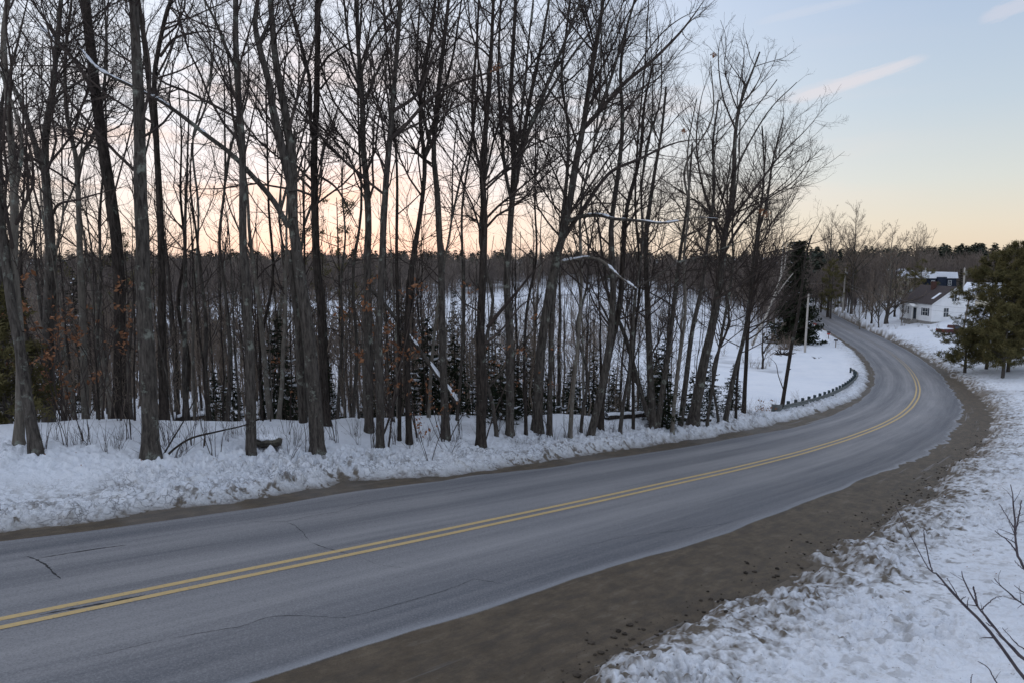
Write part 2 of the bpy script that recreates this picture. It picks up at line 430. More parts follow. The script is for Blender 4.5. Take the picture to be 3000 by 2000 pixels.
def road_nodes(t, b):
    at_t = attr(t, 'lateral').outputs['Fac']; at_s = attr(t, 'along').outputs['Fac']
    sd_ = attr(t, 'sand').outputs['Fac']
    cx = nd(t, 'ShaderNodeCombineXYZ', ins={0: math_(t, 'MULTIPLY', at_s, .10), 1: at_t})
    cx2 = nd(t, 'ShaderNodeCombineXYZ', ins={0: math_(t, 'MULTIPLY', at_s, .05), 1: math_(t, 'MULTIPLY', at_t, 1.6), 2: 4.})
    tcn = nd(t, 'ShaderNodeTexCoord'); v = tcn.outputs['Object']
    w = math_(t, 'MULTIPLY', math_(t, 'SUBTRACT', noise_tex(t, cx.outputs[0], 1.2, 3), .5), .9)
    tt = math_(t, 'ADD', at_t, w)
    u = math_(t, 'DIVIDE', math_(t, 'ADD', tt, 5.0), 10.0, clamp=True)
    # -5 .. 5 m : polished and salt-bleached lanes
    def P(m): return (m + 5) / 10
    bands = ramp(t, u, [(P(-4.0), .50), (P(-3.3), .12), (P(-2.6), .10), (P(-1.7), .62), (P(-1.1), .80), (P(-.5), .50), (P(0.), .45), (P(.45), .48), (P(.95), .92), (P(1.55), .30), (P(2.1), .25), (P(2.65), .95), (P(3.2), .18), (P(3.7), .22), (P(4.2), .6)], 'B_SPLINE')
    stn = noise_tex(t, cx2.outputs[0], 2.2, 6, .62)
    f = math_(t, 'ADD', math_(t, 'MULTIPLY', bands, .88), math_(t, 'MULTIPLY', math_(t, 'SUBTRACT', stn, .50), 1.1), clamp=True)
    c = mixc(t, f, (.108, .111, .121), (.340, .330, .328))
    big = noise_tex(t, v, .18, 3)
    c = mixc(t, math_(t, 'MULTIPLY', ramp(t, big, [(.4, 0.), (.7, 1.)]), .25), c, (.13, .14, .16))
    gr = noise_tex(t, v, 90., 2, .7)
    c = mixc(t, ramp(t, gr, [(.56, 0.), (.72, .35)]), c, (.33, .34, .36))
    c = mixc(t, ramp(t, gr, [(.28, .4), (.42, .0)]), c, (.07, .07, .08))
    g2_ = noise_tex(t, v, 30., 4, .8)
    c = mixc(t, ramp(t, g2_, [(.50, 0.), (.72, .5)]), c, (.36, .36, .37))
    c = mixc(t, ramp(t, g2_, [(.30, .5), (.50, .0)]), c, (.075, .08, .088))
    # bleached rim where wet sand ends
    rim = nd(t, 'ShaderNodeMapRange', interpolation_type='SMOOTHSTEP', ins={0: sd_, 1: -.26, 2: -.02, 3: 0., 4: 1.}).outputs[0]
    rim = math_(t, 'MULTIPLY', math_(t, 'MULTIPLY', rim, math_(t, 'ADD', .2, math_(t, 'MULTIPLY', stn, .9))), attr(t, 'rimw').outputs['Fac'])
    c = mixc(t, math_(t, 'MULTIPLY', rim, .55), c, (.36, .37, .39))
    sn_ = noise_tex(t, v, 2.1, 7, .7); sf = noise_tex(t, v, 34., 6, .8)
    sc = mixc(t, ramp(t, sn_, [(.35, 0.), (.68, 1.)]), (.080, .061, .041), (.135, .104, .070))
    sc = mixc(t, ramp(t, sf, [(.54, 0.), (.66, .7)]), sc, (.032, .027, .023))
    sc = mixc(t, ramp(t, sf, [(.30, .6), (.40, .0)]), sc, (.20, .17, .135))
    cx3 = nd(t, 'ShaderNodeCombineXYZ', ins={0: math_(t, 'MULTIPLY', at_s, .8), 1: math_(t, 'MULTIPLY', at_t, 2.6), 2: 9.})
    s3 = noise_tex(t, cx3.outputs[0], 1.6, 7, .72)
    sc = mixc(t, ramp(t, s3, [(.46, 0.), (.62, .6)]), sc, (.050, .043, .036))
    sc = mixc(t, ramp(t, s3, [(.32, .5), (.44, .0)]), sc, (.165, .140, .112))
    # dried grey patches on the sand
    pt = ramp(t, noise_tex(t, cx2.outputs[0], 1.7, 5, .6), [(.63, 0.), (.70, .75)])
    sc = mixc(t, pt, sc, (.24, .235, .235))
    sm = nd(t, 'ShaderNodeMapRange', interpolation_type='SMOOTHSTEP', ins={0: math_(t, 'ADD', sd_, math_(t, 'MULTIPLY', math_(t, 'SUBTRACT', sf, .5), .08)), 1: -.015, 2: .035, 3: 0., 4: 1.}).outputs[0]
    sm = math_(t, 'MULTIPLY', sm, attr(t, 'sandw').outputs['Fac'])
    c = mixc(t, sm, c, sc)
    t.links.new(c, b.inputs['Base Color'])
    t.links.new(math_(t, 'SUBTRACT', .80, math_(t, 'MULTIPLY', sm, .12)), b.inputs['Roughness'])
    bump(t, b, math_(t, 'ADD', gr, math_(t, 'MULTIPLY', sf, math_(t, 'MULTIPLY', sm, 3.))), .35, .012)
M_road = mat('asphalt', (.15, .15, .17), .8, .25, road_nodes)

def paint_nodes(t, b):
    tcn = nd(t, 'ShaderNodeTexCoord'); v = tcn.outputs['Object']
    s = attr(t, 'along').outputs['Fac']
    n = noise_tex(t, v, 16., 6, .8)
    wear = nd(t, 'ShaderNodeMapRange', ins={0: s, 1: 105., 2: 160., 3: .0, 4: .26}).outputs[0]
    k = ramp(t, math_(t, 'ADD', n, wear), [(.54, 0.), (.68, .9)])
    c = mixc(t, noise_tex(t, v, 1.5, 4), (.48, .34, .15), (.58, .43, .21))
    c = mixc(t, k, c, (.19, .19, .20))
    t.links.new(c, b.inputs['Base Color'])
M_paint = mat('road_paint', (.55, .38, .15), .75, .25, paint_nodes)
M_crack = mat('crack_fill', (.038, .037, .038), .9)

# ------------------------------------------------------------------ ground: one sheet from under the camera to the horizon
def make_ground():
    az = np.radians(np.concatenate([np.linspace(-180, -50, 30)[:-1], np.linspace(-50, -40, 30)[:-1], np.linspace(-40, 41, 960), np.linspace(41, 52, 30)[1:], np.linspace(52, 180, 30)[1:-1]]))
    rr = np.concatenate([np.geomspace(.5, 7.2, 12)[:-1], np.geomspace(7.2, 30, 640)[:-1], np.geomspace(30, 140, 330)[:-1], np.geomspace(140, 2400, 110)])
    A, R = np.meshgrid(az, rr)
    x = (R * np.sin(A)).ravel(); y = (R * np.cos(A)).ravel()
    z, dirt, s, d, q = terrain(x, y)
    r = np.hypot(x, y)
    # a trodden, sanded driveway off the outside of the bend
    pa, pb = DRIVE
    ab = pb - pa; tpar = np.clip(((x - pa[0]) * ab[0] + (y - pa[1]) * ab[1]) / (ab @ ab), -.05, 1)
    dd = np.hypot(x - pa[0] - ab[0] * tpar, y - pa[1] - ab[1] * tpar) + .8 * fbm(x / 1.5, y / 1.5, 12, 3)
    dk = (1 - sst(1.2, 3.0, dd)) * (d < 0)
    dirt = np.maximum(dirt, dk * (.95 - .75 * sst(.0, .5, tpar + .2 * fbm(x / 2, y / 2, 14, 3))))
    # ruts
    dirt = np.maximum(dirt, (d < 0) * (np.abs(np.abs(dd) - .9) < .16) * .75 * (tpar > .05) * (tpar < .99))
    wood = sst(0, 40, r - wood_edge(np.degrees(np.arctan2(x, y)), 0))
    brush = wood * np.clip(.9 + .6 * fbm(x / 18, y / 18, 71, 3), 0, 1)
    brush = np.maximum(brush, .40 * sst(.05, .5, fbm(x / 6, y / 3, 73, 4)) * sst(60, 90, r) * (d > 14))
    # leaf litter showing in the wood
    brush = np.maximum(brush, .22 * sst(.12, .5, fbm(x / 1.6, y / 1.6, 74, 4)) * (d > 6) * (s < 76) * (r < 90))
    stain_shade = np.where(d > 0, 1 - sst(1.0, 2.6, q), 1 - sst(2.5, 8., q)) * (q > -.2) * (r < 150)
    nr, na = len(rr), len(az)
    i = np.arange(nr - 1)[:, None] * na + np.arange(na)[None]
    j = np.arange(nr - 1)[:, None] * na + (np.arange(na)[None] + 1) % na
    Fq = np.stack([i, j, j + na, i + na], -1).reshape(-1, 4)
    o = npmesh('snow_ground', np.stack([x, y, z], 1), [Fq], M_snow, attrs={'dirt': dirt, 'brush': brush, 'stain_shade': stain_shade, 'gap': stain_shade * np.where(d > 0, 1., .0)})  # gap masks the painted crevice shade to the left bank
    return struct(o)

def wood_edge(a, k):
    """distance at which the far wood begins, by bearing in degrees"""
    return np.interp(a, [-60, -37, -20, -4, 2, 6, 10, 15, 18, 21, 24.5, 27, 30, 33, 37, 45, 60], [210, 200, 235, 250, 330, 345, 320, 260, 190, 150, 205, 180, 212, 228, 205, 190, 200])

DRIVE = (np.array([0., 0.]), np.array([1., 1.]))
_a, _b = ground_at(2858, 1150), ground_at(3080, 1150)
DRIVE = (_a[:2], _b[:2])
ground = make_ground()

# ------------------------------------------------------------------ road: asphalt with sanded edges
def make_road():
    s = np.concatenate([np.arange(-20, 24, 1.), np.arange(24, 110, .16), np.arange(110, 250, .6)])
    t = np.linspace(-8.2, 6.6, 170)
    S, T = np.meshgrid(s, t, indexing='ij')
    P = road_point(S.ravel(), T.ravel())
    sr, tr = S.ravel(), T.ravel()
    la = tab(sr, LA) + .14 * fbm(sr / 3.2, sr * 0, 5, 4, .6) + .22 * fbm(sr / .9, sr * 0, 7, 3, .6) * sst(82, 92, sr) 
    ra = tab(sr, RA) + .16 * fbm(sr / 4.1, sr * 0, 6, 4, .6) + (.35 * fbm(sr / 1.1, sr * 0, 9, 3, .6)) * sst(56, 66, sr) * (1 - sst(120, 135, sr))
    sand = np.where(tr > 0, tr - la, -tr - ra)
    sandw = np.where(tr > 0, 1 - .15 * sst(0, .2, fbm(sr / 2, sr * 0, 17, 3)), 1.0)
    rimw = np.where(tr > 0, .25, 1.0)
    crown = -.018 * np.abs(tr)
    P[:, 2] += crown + .07 - .07
    P[:, 2] -= .25 * sst(6.0, 8.0, np.abs(tr)) 
    ns, nt = len(s), len(t)
    i = np.arange(ns - 1)[:, None] * nt + np.arange(nt - 1)[None]
    Fq = np.stack([i, i + nt, i + nt + 1, i + 1], -1).reshape(-1, 4)[:, ::-1]
    o = npmesh('road', P, [Fq], M_road, attrs={'lateral': tr, 'along': sr, 'sand': sand, 'sandw': sandw, 'rimw': rimw})
    return struct(o)
road = make_road()

def strip(name, path_s, path_t, width, lift, m, tap=None):
    """ribbon lying on the road along (s, t) with a width"""
    s = np.asarray(path_s, float); t = np.asarray(path_t, float)
    w = np.broadcast_to(width, s.shape) / 2
    P = road_point(s, t)
    tan = np.gradient(P[:, :2], axis=0); tan /= np.linalg.norm(tan, axis=1)[:, None]
    n = np.stack([-tan[:, 1], tan[:, 0]], 1)
    a = P.copy(); b = P.copy()
    a[:, :2] += n * w[:, None]; b[:, :2] -= n * w[:, None]
    V = np.concatenate([a, b])
    V[:, 2] += lift - .018 * np.abs(np.concatenate([t, t]))
    k = len(s); i = np.arange(k - 1)
    o = npmesh(name, V, [np.stack([i, i + k, i + k + 1, i + 1], 1)], m, attrs={'along': np.concatenate([s, s])})
    return struct(o)
ls = np.concatenate([np.arange(-15, 110, .5), np.arange(110, 215, 1.5)])
for off in (.155, -.155):
    strip('road_marking', ls, np.full(len(ls), off) + .006 * np.sin(ls * .8), .135, .006, M_paint)

def crack(pts, w=.02, jit=.03):
    """a crack traced over the asphalt (photo pixels of its course, laid on the road)"""
    st = []
    for u, v in pts:
        r = ray(u, v); z = 7.
        for _ in range(80):
            q = r * ((z - CZ) / r[2]); z = .6 * z + .4 * road_coords(q[0], q[1])[2][0]
        s_, d_, _z = road_coords(q[0], q[1]); st.append((s_[0], d_[0]))
    st = np.array(st); seg = np.r_[0, np.cumsum(np.hypot(*np.diff(st, axis=0).T))]
    k = np.arange(0, seg[-1], .06)
    if len(k) < 4: return
    s = np.interp(k, seg, st[:, 0]); t = np.interp(k, seg, st[:, 1])
    j = rng.normal(0, jit, len(k)).cumsum() * .4
    j -= np.interp(k, [k[0], k[-1]], [j[0], j[-1]])
    s = s + j * .7; t = t + np.roll(j, 3) * .7
    ww = .62 * w * (.35 + 1.3 * rng.random(len(k))) * np.minimum(1, np.minimum(np.arange(len(k)) + 1, len(k) - np.arange(len(k))) / 6)
    strip('road_crack', s, t, ww, .0035 if w < .1 else .0045, M_crack)
crack([(908, 1584), (960, 1606), (1000, 1618), (1040, 1625)], .030)
crack([(835, 1521), (862, 1532), (890, 1560), (908, 1584)], .018)
crack([(790, 1520), (840, 1521), (900, 1507), (985, 1493), (1060, 1470), (1100, 1464)], .016)
crack([(1300, 1440), (1380, 1426), (1404, 1418)], .022)
crack([(720, 1516), (760, 1522), (835, 1521)], .012)
crack([(75, 1620), (100, 1630), (130, 1648), (155, 1675), (180, 1692)], .055, .02)
crack([(110, 1627), (200, 1612), (300, 1597), (380, 1588)], .05, .01)
crack([(500, 1863), (600, 1845), (700, 1830), (780, 1805), (850, 1802), (1000, 1806), (1100, 1783), (1200, 1757), (1300, 1724), (1390, 1690), (1500, 1705)], .014)
crack([(1700, 1594), (1800, 1571), (2000, 1545), (2150, 1520)], .014)
crack([(2065, 1395), (2120, 1384), (2160, 1375)], .03, .01)
crack([(115, 1800), (300, 1765), (420, 1742), (430, 1736)], .06, .012)
crack([(1040, 1625), (1100, 1648), (1200, 1660)], .008)
crack([(250, 1920), (420, 1880), (500, 1863)], .01)
# ------------------------------------------------------------------ tree bark, needles, leaves
def bark_mat(name, dark, light, lichen, amt):
    def f(t, b):
        tcn = nd(t, 'ShaderNodeTexCoord'); v = tcn.outputs['Object']
        mp_ = nd(t, 'ShaderNodeMapping', ins={0: v, 3: (9, 9, 1.6)})
        n = noise_tex(t, mp_.outputs[0], 1.6, 6, .7)
        c = mixc(t, ramp(t, n, [(.34, 0.), (.66, 1.)]), dark, light)
        l = noise_tex(t, v, 2.6, 6, .72)
        c = mixc(t, ramp(t, l, [(.62 - amt, 0.), (.68 - amt * .6, .85)]), c, lichen)
        t.links.new(c, b.inputs['Base Color'])
        bump(t, b, n, .8, .03)
    return mat(name, dark, .95, .1, f)
M_bark = bark_mat('bark_grey', (.026, .022, .020), (.122, .108, .094), (.22, .235, .20), .06)
M_bark2 = bark_mat('bark_dark', (.012, .010, .009), (.070, .058, .050), (.13, .14, .12), .03)
M_bark3 = bark_mat('bark_pale', (.10, .088, .076), (.20, .178, .15), (.28, .30, .26), .08)
M_birch = bark_mat('bark_birch', (.33, .30, .26), (.50, .47, .42), (.10, .09, .08), .0)
M_twig = simple_noise_mat('twig_bark', (.045, .036, .034), (.085, .068, .058), 3., .9, .1)
M_twigb = simple_noise_mat('twig_brown', (.15, .118, .094), (.24, .195, .155), 3., .9, .1)
M_fresh = simple_noise_mat('wet_twig', (.045, .036, .046), (.085, .068, .072), 12., .6, .3)
M_leaf = simple_noise_mat('dead_leaf', (.16, .065, .030), (.34, .17, .09), 4., .8, .2)
M_needle = simple_noise_mat('spruce_needles', (.014, .020, .013), (.040, .050, .028), 2.2, .9, .1)
M_pine = simple_noise_mat('pine_needles', (.050, .050, .020), (.165, .140, .060), 1.1, .85, .15, lo=.3, hi=.7)
M_snowcap = mat('snow_cap', (.80, .83, .88), .7, .15)
M_farwood = simple_noise_mat('far_wood', (.120, .100, .090), (.205, .172, .148), .09, .95, .05)
M_fardark = simple_noise_mat('far_conifers', (.030, .040, .036), (.070, .078, .056), .12, .95, .05)

# ------------------------------------------------------------------ tubes and growth, many branches at a time
def tubes(P, R, sides, twist=0.):
    """P (N,K,3), R (N,K) -> verts, quads"""
    P = np.asarray(P, float); R = np.asarray(R, float)
    N, K, _ = P.shape
    T = np.gradient(P, axis=1)
    T /= np.maximum(np.linalg.norm(T, axis=2, keepdims=True), 1e-9)
    m = T[:, K // 2]
    ref = np.where(np.abs(m[:, 2:3]) > .8, np.array([[1., .2, 0]]), np.array([[.05, .1, 1.]]))
    ref = np.broadcast_to(ref[:, None], P.shape)
    U = np.cross(T, ref); U /= np.maximum(np.linalg.norm(U, axis=2, keepdims=True), 1e-9)
    W = np.cross(T, U)
    a = np.arange(sides) / sides * 2 * math.pi
    V = P[:, :, None] + R[:, :, None, None] * (np.cos(a)[None, None, :, None] * U[:, :, None] + np.sin(a)[None, None, :, None] * W[:, :, None])
    base = (np.arange(N) * K * sides)[:, None, None] + (np.arange(K - 1) * sides)[None, :, None]
    i = base + np.arange(sides)[None, None]
    j = base + ((np.arange(sides) + 1) % sides)[None, None]
    Fq = np.stack([i, j, j + sides, i + sides], -1).reshape(-1, 4)
    return V.reshape(-1, 3), Fq

class Geo:
    def __init__(s): s.V = []; s.F = []; s.n = 0; s.M = []
    def add(s, V, Fq, m=0):
        if len(V) == 0: return
        s.V.append(V); s.F.append(Fq + s.n); s.n += len(V); s.M.append(np.full(len(Fq), m))
    def build(s, name, m, parent=None, smooth=True, mats=None):
        if not s.V: return None
        F4 = [f for f in s.F if f.shape[1] == 4]; F3 = [f for f in s.F if f.shape[1] == 3]
        mi = None
        if mats:
            mi = np.concatenate([b for a, b in zip(s.F, s.M) if a.shape[1] == 4] + [b for a, b in zip(s.F, s.M) if a.shape[1] == 3])
        fs = ([np.concatenate(F4)] if F4 else []) + ([np.concatenate(F3)] if F3 else [])
        return npmesh(name, np.concatenate(s.V), fs, m, parent, smooth, mats=mats, midx=mi)

def unit(a): return a / np.maximum(np.linalg.norm(a, axis=-1, keepdims=True), 1e-9)

def grow(P, R, n, lo, hi, ratio, ang, g, K=6, wig=.18, up=.12, rmul=.55, rmin=.004, taper=.25, lmin=.25, lmax=9., side=None):
    """children of N branches; n = mean number per metre of parent (array or float)"""
    N, K0, _ = P.shape
    L = np.linalg.norm(np.diff(P, axis=1), axis=2).sum(1)
    cnt = g.poisson(np.maximum(n * L * (hi - lo), 0))
    idx = np.repeat(np.arange(N), cnt)
    M = len(idx)
    if M == 0: return np.zeros((0, K, 3)), np.zeros((0, K))
    t = lo + (hi - lo) * g.random(M)
    f = t * (K0 - 1); i0 = np.minimum(f.astype(int), K0 - 2); fr = (f - i0)[:, None]
    p0 = P[idx, i0] * (1 - fr) + P[idx, i0 + 1] * fr
    tan = unit(P[idx, i0 + 1] - P[idx, i0])
    r0 = R[idx, i0] * (1 - fr[:, 0]) + R[idx, i0 + 1] * fr[:, 0]
    rnd = unit(g.normal(size=(M, 3)))
    per = unit(rnd - (rnd * tan).sum(1, keepdims=True) * tan)
    a = np.radians(ang + g.normal(0, 10, M))[:, None]
    d = tan * np.cos(a) + per * np.sin(a)
    ln = np.clip(L[idx] * ratio * (1.15 - .75 * t) * (.5 + .8 * g.random(M)), lmin, lmax)
    st = (ln / (K - 1))[:, None]
    out = [p0]; p = p0
    for k in range(1, K):
        d = unit(d + g.normal(0, wig, (M, 3)) + np.array([0, 0, up]))
        p = p + d * st
        out.append(p)
    Pn = np.stack(out, 1)
    rb = np.maximum(np.minimum(r0 * rmul, .0065 + ln * .0075), rmin)
    Rn = rb[:, None] * np.linspace(1, taper, K)[None]
    return Pn, np.maximum(Rn, rmin * .8)

def spline(pts, n):
    """Catmull-Rom through pts (m,c) resampled to n rows"""
    p = np.asarray(pts, float)
    if len(p) == 2: return p[0] + (p[1] - p[0]) * np.linspace(0, 1, n)[:, None]
    e = np.vstack([2 * p[0] - p[1], p, 2 * p[-1] - p[-2]])
    t = np.linspace(0, len(p) - 1 - 1e-6, n); i = t.astype(int); u = (t - i)[:, None]
    a, b, c, d = e[i], e[i + 1], e[i + 2], e[i + 3]
    return .5 * (2 * b + (c - a) * u + (2 * a - 5 * b + 4 * c - d) * u ** 2 + (3 * b - a - 3 * c + d) * u ** 3)

def leaf_cards(pos, size, g, Vt=None):
    n = len(pos)
    a = unit(g.normal(size=(n, 3))); b = unit(np.cross(a, g.normal(size=(n, 3))))
    s = size * (.6 + .8 * g.random((n, 1)))
    nn = np.cross(a, b)
    V = np.stack([pos - a * s * .7, pos + b * s * .38 + nn * s * .15, pos + a * s * .7, pos - b * s * .38 + nn * s * .2], 1).reshape(-1, 3)
    i = np.arange(n)[:, None] * 4 + np.arange(4)[None]
    return V, i

# ------------------------------------------------------------------ the trees one can tell apart: course of each stem traced in the photograph
def pline(pts, w0, w1, Y0, Y1=None, n=None, wig=.0, g=rng):
    """pts in the 2352-wide view; widths in the same pixels -> points & radii in metres"""
    Y1 = Y0 if Y1 is None else Y1
    p = np.array(pts, float) * DS
    L = np.r_[0, np.cumsum(np.hypot(*np.diff(p, axis=0).T))]; L /= L[-1]
    P = np.array([at(u, v, Y0 + (Y1 - Y0) * l) for (u, v), l in zip(p, L)])
    n = n or max(6, int(3 * len(pts)) + 4)
    Q = spline(np.column_stack([P, L]), n)
    l = np.clip(Q[:, 3], 0, 1); Q = Q[:, :3]
    ww = .87 * (w0 + (w1 - w0) * l) * DS / F * (Y0 + (Y1 - Y0) * l) / 2
    return Q, ww

def hand_tree(name, label, stems, Ydist, bark=None, twig=None, seed=0, dens=1.0, crownlo=.42, crownhi=1.0, root=None, ext=4.0, group=None, limbs=(), leaves=0., b1=1.3, lens=1.0, cat='bare tree', twlev=3):
    """stems: [(pts, w0, w1, depth drift)], the first reaches the ground; limbs the same, drawn as part of the crown"""
    g = np.random.default_rng(1000 + seed)
    bark = bark or M_bark; twig = twig or M_twig
    T = Geo(); Cg = Geo()
    segs = []
    first = True
    for st in stems:
        pts, w0, w1 = st[:3]; dr = st[3] if len(st) > 3 else g.normal(0, .5)
        y0 = Ydist + (st[4] if len(st) > 4 else 0)
        Q, Rr = pline(pts, w0, w1, y0, y0 + dr, g=g)
        if first:
            gx, gy = Q[0, 0], Q[0, 1]
            gz = H(gx, gy)
            if Q[0, 2] > gz - .1:
                Q = np.vstack([[gx, gy, gz - .25], [gx, gy, gz + min(.25, max((Q[0, 2] - gz) * .5, .05))], Q[1:]]) if Q[1, 2] > gz + .3 else np.vstack([[gx, gy, gz - .25], Q[1:]])
                Rr = np.r_[Rr[0], Rr] if len(Q) > len(Rr) else Rr
            if Q[0, 2] > gz - .2:
                Q[0, 2] = gz - .25
            Rr = Rr.copy(); Rr[0] *= 1.5; Rr[1] *= 1.14
            origin = np.array([gx, gy, gz]); first = False
        if pts[-1][1] < 12 and ext > 0:      # runs out of the top of the view: carry it on
            d = unit(Q[-1] - Q[-3]); e = ext
            a = Q[-1] + (d + [0, 0, .15]) * e * .5; b = a + unit(d + g.normal(0, .25, 3) + [0, 0, .3]) * e * .5
            Q = np.vstack([Q, a, b]); Rr = np.r_[Rr, Rr[-1] * .6, .012]
        segs.append((Q, Rr))
    n_st = len(segs)
    for k, (Q, Rr) in enumerate(segs):
        K = 26
        q = spline(np.column_stack([Q, Rr]), K); Pk, Rk = q[:, :3], np.maximum(q[:, 3], .008)
        # bark irregularity
        V, Fq = tubes(Pk[None], Rk[None], 12 if Rk[0] > .07 else 8)
        cen = np.repeat(Pk, 12 if Rk[0] > .07 else 8, axis=0)
        off = V - cen
        f = 1 + .16 * fbm(V[:, 2] * 1.1 + V[:, 0] * 3, V[:, 1] * 3 + V[:, 0], seed % 50, 3)[:, None]
        T.add(cen + off * f - origin, Fq)
        segs[k] = (Pk, Rk)
    lims = []
    for lb in limbs:
        pts, w0, w1 = lb[:3]; dr = lb[3] if len(lb) > 3 else g.normal(0, 1.2)
        y0 = Ydist + (lb[4] if len(lb) > 4 else 0)
        Q, Rr = pline(pts, w0, w1, y0, y0 + dr, g=g)
        q = spline(np.column_stack([Q, Rr]), 26)
        Q = q[:, :3]; Rr = np.maximum(q[:, 3], .008) * np.interp(np.linspace(0, 1, 26), [0, .6, 1], [1, .9, .3])
        V, Fq = tubes(Q[None], Rr[None], 8); Cg.add(V - origin, Fq)
        lims.append((Q, Rr))
    # growth
    allP = np.stack([a for a, b in segs] + [a for a, b in lims]); allR = np.stack([b for a, b in segs] + [b for a, b in lims])
    los = np.array([crownlo if i == 0 and n_st + len(lims) > 0 else .15 for i in range(n_st)] + [.12] * len(lims))
    P1s, R1s = [], []
    for i in range(len(allP)):
        P1, R1 = grow(allP[i:i + 1], allR[i:i + 1], b1 * dens, los[i], 1.0 if i >= n_st else crownhi, .34 * lens if i < n_st else .38 * lens, 48, g, K=8, wig=.16, up=.10, rmul=.50, rmin=.006, lmin=.7, lmax=5.5)
        P1s.append(P1); R1s.append(R1)
    P1 = np.concatenate(P1s); R1 = np.concatenate(R1s)
    P2, R2 = grow(P1, R1, 3.3 * dens, .15, 1., .44, 44, g, K=6, wig=.20, up=.10, rmul=.6, rmin=.0042, lmin=.35, lmax=2.6)
    for P_, R_, sd_ in ((P1, R1, 5), (P2, R2, 4)):
        if len(P_):
            V, Fq = tubes(P_, R_, sd_); Cg.add(V - origin, Fq)
    if twlev >= 3:
        P3, R3 = grow(P2, R2, 6.2 * dens, .12, 1., .52, 40, g, K=4, wig=.2, up=.06, rmul=.7, rmin=.0030, lmin=.18, lmax=1.0)
        V, Fq = tubes(P3, R3, 3); Cg.add(V - origin, Fq)
    o = thing(name, label, cat, tuple(origin), 0, group)
    T.build('trunk', bark, o)
    Cg.build('crown', twig, o)
    if leaves > 0:
        Pa = np.concatenate([P2[:, -1], P2[:, -2], P1[:, -2]]); k = g.random(len(Pa)) < leaves
        # only low in the crown, as beeches and oaks keep them
        Lg = Geo(); V, Fq = leaf_cards(Pa[k] + g.normal(0, .06, (k.sum(), 3)) - origin, .075, g); Lg.add(V, Fq)
        Lg.build('dead_leaves', M_leaf, o, smooth=False)
    return o

def base_depth(xd, yd):
    return ground_at(xd * DS, yd * DS)[1]

def snow_on(o, pts, w, Ydist, drift, seed, name='snow_cap', gaps=.25):
    """snow lying along the top of a limb"""
    g = np.random.default_rng(seed)
    Q, Rr = pline(pts, w, w * .6, Ydist, Ydist + drift)
    q = spline(np.column_stack([Q, Rr]), 60)
    Q, Rr = q[:, :3], q[:, 3]
    m = fbm(np.arange(60) / 5., np.zeros(60), seed % 40, 3)
    r = Rr * np.clip(.58 + 2.2 * m, 0.0, 1.1) * (1 + .25 * g.normal(size=60).clip(-1, 1))
    Q = Q + np.array([0, 0, 1.]) * (Rr * .75)[:, None]
    o0 = np.array(o.location)
    G = Geo()
    r = np.maximum(r, Rr * .25); r[0] *= .3; r[-1] *= .3
    Q = Q - np.array([0, 0, 1.]) * ((r < Rr * gaps * 1.6) * Rr * .6)[:, None]
    V, Fq = tubes(Q[None], np.maximum(r, .003)[None], 8); G.add(V - o0, Fq)
    return G.build(name, M_snowcap, o)
# name, label, stems, depth, options -----------------------------------------------------------------
BT = 'bare trees along the crest of the snowy bank'
HT = []
def ht(label, stems, Y=None, name='bare_tree', **k):
    yb = stems[0][0][0]
    Yd = Y if Y is not None else base_depth(yb[0], yb[1])
    k.setdefault('group', BT)
    o = hand_tree(name, label, stems, Yd, seed=len(HT) + 1, **k)
    HT.append((o, Yd))
    return o, Yd
ht('trunk leaning left at the far left edge, peeling brown bark, base behind the lumpy snowbank', [([(84, 1045), (60, 900), (44, 790), (26, 700), (8, 560), (-20, 380), (-40, 200)], 30, 14)], crownlo=.5, bark=M_bark)
ht('pale mottled trunk standing upright beside the green bush at the left edge', [([(44, 1022), (48, 850), (40, 700), (31, 600), (33, 450), (20, 250), (8, 100), (18, 0)], 26, 11), ([(33, 460), (50, 330), (18, 210), (-20, 120)], 11, 5)], bark=M_bark3, dens=1.1, limbs=[([(38, 620), (60, 560), (20, 530), (-10, 520)], 5, 3, 1.), ([(45, 760), (100, 775), (120, 805)], 4, 2, -1.)])
ht('thick brown trunk with forking crown near the left edge, one bent limb holding snow', [([(112, 980), (110, 828), (112, 700), (116, 549), (104, 400), (106, 300), (122, 200), (132, 90), (140, 0)], 33, 9), ([(106, 410), (80, 330), (50, 240), (22, 180), (0, 120)], 16, 6, 1.), ([(104, 330), (128, 230), (180, 190), (250, 150)], 10, 4, -1.5)], Y=24.0, limbs=[([(118, 500), (135, 470), (175, 460), (245, 440), (300, 425)], 8, 3, -1.), ([(120, 560), (90, 480), (60, 380), (20, 330)], 8, 3, 1.5)], b1=1.6)
ht('slim smooth grey trunk forking like a Y left of the dark leaning trunk', [([(197, 981), (192, 790), (185, 630), (182, 520), (176, 380), (165, 320), (152, 250), (150, 130), (165, 0)], 20, 6), ([(176, 380), (190, 350), (216, 310), (235, 230), (245, 120), (240, 0)], 10, 5, .8)], Y=24.5, bark=M_bark3, b1=1.5)
ht('dark thick trunk with its foot to the right, between slim grey and lichened trunks', [([(274, 990), (276, 749), (270, 589), (256, 460), (236, 340), (216, 180), (196, 0)], 33, 22, .8)], Y=23.2, bark=M_bark2, crownlo=.6, limbs=[([(218, 220), (180, 150), (130, 90), (80, 0)], 11, 5, 1.), ([(214, 160), (140, 152), (60, 152), (0, 150)], 5, 3, -1.), ([(256, 470), (300, 300), (330, 150), (380, 40)], 5, 3, 1.)])
